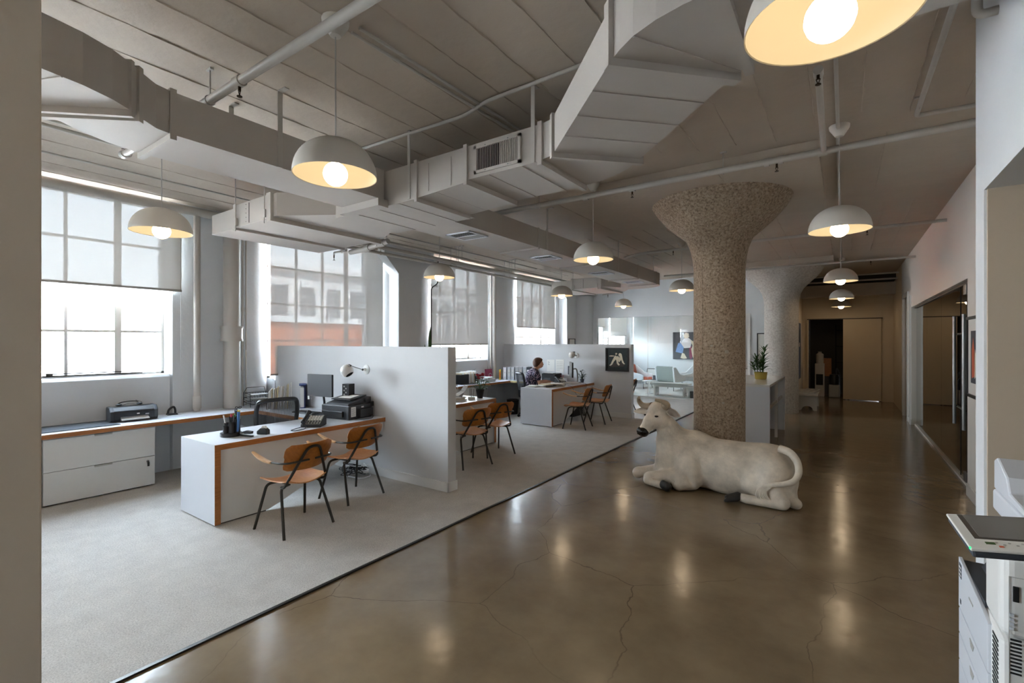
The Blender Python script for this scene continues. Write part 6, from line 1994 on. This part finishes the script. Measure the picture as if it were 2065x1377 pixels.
t = thing('storage_box', 'dark grey lidded box tucked under the low white lounge table', 'box', (-3.40, 14.52, ZF))
MB().box(-0.30, 0.30, -0.15, 0.15, 0, 0.14).build('box', 'charcoal', t, bevel=0.005)
MB().box(-0.31, 0.31, -0.16, 0.16, 0.14, 0.20).build('lid', 'charcoal', t, bevel=0.004)
t = thing('framed_photo', 'black framed black and white portrait photograph leaning on the lounge wall', 'picture', (-6.27, 17.95, ZF + 0.0))
MB().obox((0.27, 0.15, 0.315), (0.60, 0.03, 0.62), 0, R(-14)).build('frame', 'frame_black', t)
MB().obox((0.27, 0.133, 0.315), (0.55, 0.004, 0.57), 0, R(-14)).build('photograph', 'mat_board', t)
MB().obox((0.27, 0.118, 0.27), (0.20, 0.004, 0.19), 0, R(-14)).build('portrait_shape', 'ink', t)
MB().obox((0.27, 0.095, 0.14), (0.36, 0.004, 0.12), 0, R(-14)).build('portrait_shape', 'charcoal', t)
t = thing('figure_painting', 'large painting of a seated figure in a blue skirt on the lounge back wall', 'painting', (-5.33, 18.295, 1.0))
w_, h_ = 1.30, 1.02
MB().box(0, w_, -0.05, 0, 0, h_).build('canvas', 'charcoal', t)
flat('paint_shape', [(0.0, 0.62), (w_, 0.62), (w_, h_), (0.0, h_)], 'ink', t, -0.0505)
flat('skirt_shape', [(0.10, 0.28), (0.36, 0.22), (0.42, 0.58), (0.20, 0.62)], 'sky_blue', t, -0.0525)
flat('torso_shape', [(0.30, 0.60), (0.42, 0.42), (0.64, 0.44), (0.70, 0.70), (0.58, 0.80), (0.40, 0.78)], 'white_fabric', t, -0.0545)
flat('head_shape', [(0.42, 0.80), (0.40, 0.92), (0.48, 1.0), (0.58, 0.97), (0.60, 0.84), (0.52, 0.78)], 'cream', t, -0.0545)
flat('arm_shape', [(0.64, 0.72), (0.74, 0.68), (0.80, 0.50), (0.74, 0.34), (0.68, 0.36), (0.72, 0.52)], 'cream', t, -0.0565)
flat('leg_shape', [(0.34, 0.24), (0.42, 0.22), (0.52, 0.04), (0.40, 0.02), (0.28, 0.05)], 'cream', t, -0.0545)
flat('leg_shape', [(0.66, 0.42), (0.78, 0.38), (0.86, 0.08), (0.78, 0.0), (0.72, 0.10)], 'cream', t, -0.0545)
flat('stocking_shape', [(0.60, 0.55), (0.68, 0.50), (0.76, 0.20), (0.66, 0.0), (0.60, 0.10)], 'maroon', t, -0.0525)
t = thing('side_table', 'small white side table with glasses in the lounge by the orange chair', 'table', (-5.1, 14.9, ZF))
MB().lathe([(0.22, 0.40), (0.22, 0.42), (0.0, 0.42)], (0, 0, 0), 24).build('tabletop', 'white_gloss', t, smooth=True)
MB().cyl((0, 0, 0), (0, 0, 0.41), 0.02, 10).build('pedestal', 'white_gloss', t, smooth=True)
MB().lathe([(0.12, 0), (0.12, 0.012), (0.02, 0.02)], (0, 0, 0), 20).build('foot', 'white_gloss', t, smooth=True)

# ================================================================== CORRIDOR THINGS
t = thing('reception_counter', 'tall white glossy counter table behind the concrete column, potted plant on it', 'counter table', (0, 0, 0))
MB().box(-1.95, -0.925, 8.10, 10.35, 0.975, 1.01).build('tabletop', 'white_gloss', t, bevel=0.002)
MB().box(-1.95, -0.925, 8.10, 8.16, 0.0, 0.975).build('end_panel', 'laminate', t)
MB().box(-1.95, -0.925, 10.29, 10.35, 0.0, 0.975).build('end_panel', 'laminate', t)
MB().box(-1.00, -0.955, 9.42, 9.47, 0.0, 0.975).build('leg', 'white_gloss', t)
MB().box(-0.99, -0.96, 8.16, 10.29, 0.60, 0.65).build('rail', 'white_gloss', t)
MB().box(-1.90, -1.86, 8.16, 10.29, 0.0, 0.975).build('back_panel', 'laminate', t)
t = thing('potted_plant', 'spiky green plant in a shiny golden bowl on the tall white counter', 'potted plant', (-1.20, 9.30, 1.012))
MB().lathe([(0.085, 0.0), (0.092, 0.01), (0.105, 0.12), (0.11, 0.125), (0.10, 0.125), (0.09, 0.10)], (0, 0, 0), 24).build('pot', 'gold', t, smooth=True)
MB().lathe([(0.0, 0.11), (0.098, 0.11)], (0, 0, 0), 16, cap=False).build('soil', 'soil', t)
random.seed(5)
for (sx_, sy_, H_) in ((0.035, 0.0, 0.54), (-0.05, 0.01, 0.38), (0.0, -0.03, 0.30), (-0.08, -0.02, 0.26), (0.02, 0.03, 0.42)):
    m = MB().tube([(sx_, sy_, 0.10), (sx_ * 1.6, sy_, H_)], 0.006, 6)
    m.build('stem', 'leaf', t)
    for k in range(int(H_ * 75)):
        u = k / (H_ * 75)
        a = k * 2.4
        z = 0.13 + (H_ - 0.13) * u
        c_ = Vector((sx_ * (1 + 0.6 * u), sy_, z))
        ln = 0.155 * (1 - 0.45 * u)
        mm = MB()
        leaf(mm, c_, c_ + Vector((ln * math.cos(a), ln * math.sin(a), 0.06 + 0.03 * u)), 0.011, 0.02, 4)
        mm.build('leaf', 'leaf', t)
# bench in front of the corridor wall
plank_bench((-0.74, 14.05, 0.0), R(90), 1.3, 0.46, 0.42, 'old white plank bench with folded rulers on it, under the blue painting')
t = thing('wooden_frame', 'flat weathered wooden frame lying on the corridor bench', 'frame', (-0.70, 13.95, 0.422), R(84))
for (a, b, c_, d_) in ((-0.5, 0.5, -0.16, -0.12), (-0.5, 0.5, 0.12, 0.16), (-0.5, -0.45, -0.12, 0.12), (0.45, 0.5, -0.12, 0.12)):
    MB().box(a, b, c_, d_, 0.0, 0.035).build('slat', 'bench_white', t, bevel=0.003)
MB().box(-0.4, 0.4, -0.02, 0.02, 0.0, 0.03).build('slat', 'bench_white', t, bevel=0.003)
# things in the dark closet
t = thing('water_cooler', 'pale upright appliance standing just inside the dark closet opening', 'appliance', (-0.62, 17.3, 0))
MB().box(-0.12, 0.12, -0.15, 0.15, 0, 1.0).build('body', 'bench_white', t, bevel=0.01)
MB().box(-0.09, 0.09, -0.155, -0.149, 0.35, 0.68).build('panel', 'vent_black', t)
MB().lathe([(0.10, 1.0), (0.10, 1.28), (0.05, 1.32), (0.05, 1.36)], (0, 0, 0), 18).build('bottle', 'bench_white', t, smooth=True)
t = thing('vacuum_cleaner', 'grey vacuum cleaner with rounded black body on the closet floor', 'vacuum cleaner', (-0.25, 17.2, 0))
MB().box(-0.14, 0.14, -0.14, 0.14, 0, 0.38).build('base', 'silver_plastic', t, bevel=0.03)
MB().lathe([(0.13, 0.38), (0.135, 0.6), (0.11, 0.68), (0, 0.70)], (0, 0, 0), 18).build('tank', 'black_plastic', t, smooth=True)
MB().tube(smooth_path([(0.05, 0.05, 0.66), (0.05, 0.1, 0.9), (0.14, 0.1, 0.7), (0.16, 0.05, 0.1)], 5, 0.1), 0.02, 8).build('hose', 'charcoal', t, smooth=True)
t = thing('cardboard_box', 'brown cardboard boxes column in the closet behind the appliance', 'box', (-0.45, 17.75, 0))
MB().box(-0.14, 0.14, -0.14, 0.14, 0, 0.6).build('lower_box', 'trim_dark', t)
MB().box(-0.13, 0.12, -0.13, 0.13, 0.6, 1.15).build('upper_box', 'ply_edge', t)
t = thing('ladder', 'dark metal rack standing at the closet back wall', 'rack', (-0.12, 18.0, 0))
for s in (-0.1, 0.22):
    MB().box(s - 0.02, s + 0.02, -0.02, 0.02, 0, 2.2).build('upright', 'vent_black', t)
for z in (0.5, 1.0, 1.5, 2.0):
    MB().box(-0.1, 0.22, -0.02, 0.02, z, z + 0.03).build('rung', 'vent_black', t)
# credenza added in place of a reflection in the meeting room glass
t = thing('reflection_cabinet', 'white cabinet with panelled doors standing in for a reflection in the meeting room glass', 'cabinet', (3.2, 9.2, 0), 0)
MB().box(-0.25, 0.25, -0.9, 0.9, 0.05, 0.92).build('body', 'cabinet_front', t)
MB().box(-0.27, 0.27, -0.92, 0.92, 0.92, 0.95).build('cabinet_top', 'white_gloss', t)
for k in range(4):
    y0 = -0.88 + 0.445 * k
    d_ = MB().box(-0.268, -0.25, y0, y0 + 0.43, 0.08, 0.90).build('door', 'cabinet_front', t, bevel=0.003)
    MB().box(-0.275, -0.268, y0 + 0.06, y0 + 0.37, 0.15, 0.83).build('door_panel', 'cabinet_front', d_, bevel=0.003)
# ================================================================== THE COPIER
t = thing('copier', 'white and grey office copier with touch panel at the right edge', 'copier', (0, 0, 0))
X0, X1, Y0, Y1 = 0.455, 1.02, 2.38, 3.07
MB().box(X0, X1, Y0, Y1, 0.03, 0.615).build('cabinet', 'warm_white', t, bevel=0.02, seg=3)
for (z0, z1) in ((0.05, 0.165), (0.172, 0.29), (0.297, 0.41)):
    d_ = MB().box(X0 - 0.010, X0 + 0.003, Y0 + 0.13, Y1 - 0.005, z0, z1).build('drawer', 'laminate', t, bevel=0.002)
    MB().prism([(Y0 + 0.36, z1 - 0.022), (Y0 + 0.44, z1 - 0.022), (Y0 + 0.42, z1 - 0.050), (Y0 + 0.38, z1 - 0.050)], X0 - 0.012, X0 - 0.0095, 'x').build('grip', 'silver_plastic', d_)
MB().prism([(Y0 + 0.13, 0.417), (Y1, 0.417), (Y1, 0.648), (Y0 + 0.25, 0.617), (Y0 + 0.13, 0.600)], X0 - 0.010, X0 + 0.003, 'x').build('front_door', 'laminate', t, bevel=0.002)
MB().box(X0 - 0.0115, X0 - 0.010, Y1 - 0.07, Y1 - 0.02, 0.565, 0.63).build('label_plate', 'ink', t)
for k in range(3):
    MB().box(X0 - 0.0122, X0 - 0.0115, Y1 - 0.065, Y1 - 0.026, 0.574 + 0.018 * k, 0.580 + 0.018 * k).build('label_text', 'paper', t)
MB().box(X0 - 0.0115, X0 - 0.010, Y0 + 0.38, Y0 + 0.46, 0.548, 0.556).build('nameplate', 'silver_plastic', t)
MB().box(X0 - 0.0115, X0 - 0.010, Y1 - 0.06, Y1 - 0.04, 0.445, 0.465).build('power_mark', 'ink', t)
MB().box(X0 + 0.003, X1 - 0.15, Y0 + 0.25, Y1, 0.610, 0.635).build('output_tray', 'charcoal', t)
MB().prism([(Y0 + 0.25, 0.635), (Y1 - 0.05, 0.635), (Y1 - 0.15, 0.70), (Y0 + 0.25, 0.73)], X0 + 0.06, X0 + 0.075, 'x').build('tray_guide', 'dark_plastic', t)
MB().box(X0 + 0.22, X1, Y0 + 0.25, Y1, 0.62, 0.90).build('rear_column', 'charcoal', t, bevel=0.004)
MB().box(X0, X1, Y0, Y0 + 0.245, 0.617, 0.93).build('side_tower', 'warm_white', t, bevel=0.035, seg=4)
for k in range(20):
    MB().box(X0 - 0.002, X0 + 0.002, Y0 + 0.03, Y0 + 0.105, 0.27 + 0.0165 * k, 0.278 + 0.0165 * k).build('vent_slot', 'vent_black', t)
for k in range(10):
    MB().box(X0 + 0.024, X0 + 0.052, Y0 - 0.002, Y0 + 0.002, 0.50 + 0.013 * k, 0.506 + 0.013 * k).build('vent_slot', 'vent_black', t)
for (x, z0, z1) in ((0.020, 0.05, 0.84), (0.066, 0.05, 0.93)):
    MB().box(X0 + x, X0 + x + 0.0015, Y0 - 0.002, Y0 + 0.001, z0, z1).build('panel_seam', 'silver_plastic', t)
MB().box(X0 + 0.020, X0 + 0.066, Y0 - 0.002, Y0 + 0.001, 0.84, 0.8415).build('panel_seam', 'silver_plastic', t)
MB().box(X0 + 0.030, X0 + 0.046, Y0 - 0.004, Y0 + 0.001, 0.755, 0.81).build('card_slot', 'vent_black', t, bevel=0.002)
for k in range(4):
    MB().box(X0 + 0.022, X0 + 0.032, Y0 - 0.006, Y0 + 0.001, 0.655 + 0.016 * k, 0.664 + 0.016 * k).build('grip_rib', 'laminate', t)
# scanner deck and document feeder
MB().box(X0 + 0.105, X1, Y0 + 0.02, Y1, 0.90, 0.995).build('scanner_deck', 'laminate', t, bevel=0.012)
MB().prism([(Y0 + 0.05, 0.995), (Y1, 0.995), (Y1, 1.125), (Y1 - 0.05, 1.145), (Y1 - 0.20, 1.09), (Y1 - 0.24, 1.03), (Y0 + 0.05, 1.01)], X0 + 0.11, X1, 'x').build('document_feeder', 'laminate', t, bevel=0.008)
MB().prism([(Y0 + 0.08, 1.06), (Y1 - 0.19, 1.10), (Y1 - 0.19, 1.112), (Y0 + 0.08, 1.072)], X0 + 0.19, X1 - 0.05, 'x').build('feeder_tray', 'beige_wall', t)
# touch panel overhanging the front
o = MB().box(-0.025, 0.245, -0.115, 0.15, -0.028, -0.006).build('control_panel', 'charcoal', t, bevel=0.008)
o.location = (0.335, 2.12, 1.045)
o.rotation_euler = (R(5), R(-7), R(4))
MB().box(-0.027, 0.247, -0.117, 0.152, -0.006, 0.004).build('panel_face', 'mat_board', o, bevel=0.003)
MB().box(0.0, 0.225, -0.045, 0.145, 0.004, 0.0052).build('screen_bezel', 'trim_dark', o)
MB().box(0.014, 0.21, -0.035, 0.138, 0.0052, 0.006).build('screen', 'screen', o)
for k in range(14):
    MB().cyl((0.045 + 0.0145 * k, -0.065 - 0.014 * (k % 2), 0.004), (0.045 + 0.0145 * k, -0.065 - 0.014 * (k % 2), 0.0055), 0.0035, 8).build('button', 'silver_plastic', o)
MB().box(0.018, 0.040, -0.080, -0.066, 0.004, 0.0055).build('button', 'leaf', o)
MB().box(0.044, 0.054, -0.098, -0.088, 0.004, 0.0055).build('button', 'orange_fabric', o)
MB().box(-0.0285, -0.024, -0.114, -0.106, -0.002, 0.0045).build('status_light', 'led', o)
MB().tube([(0.47, 2.22, 1.0), (0.52, 2.36, 0.95), (0.56, 2.47, 0.91)], 0.03, 8).build('panel_arm', 'warm_white', t, smooth=True)
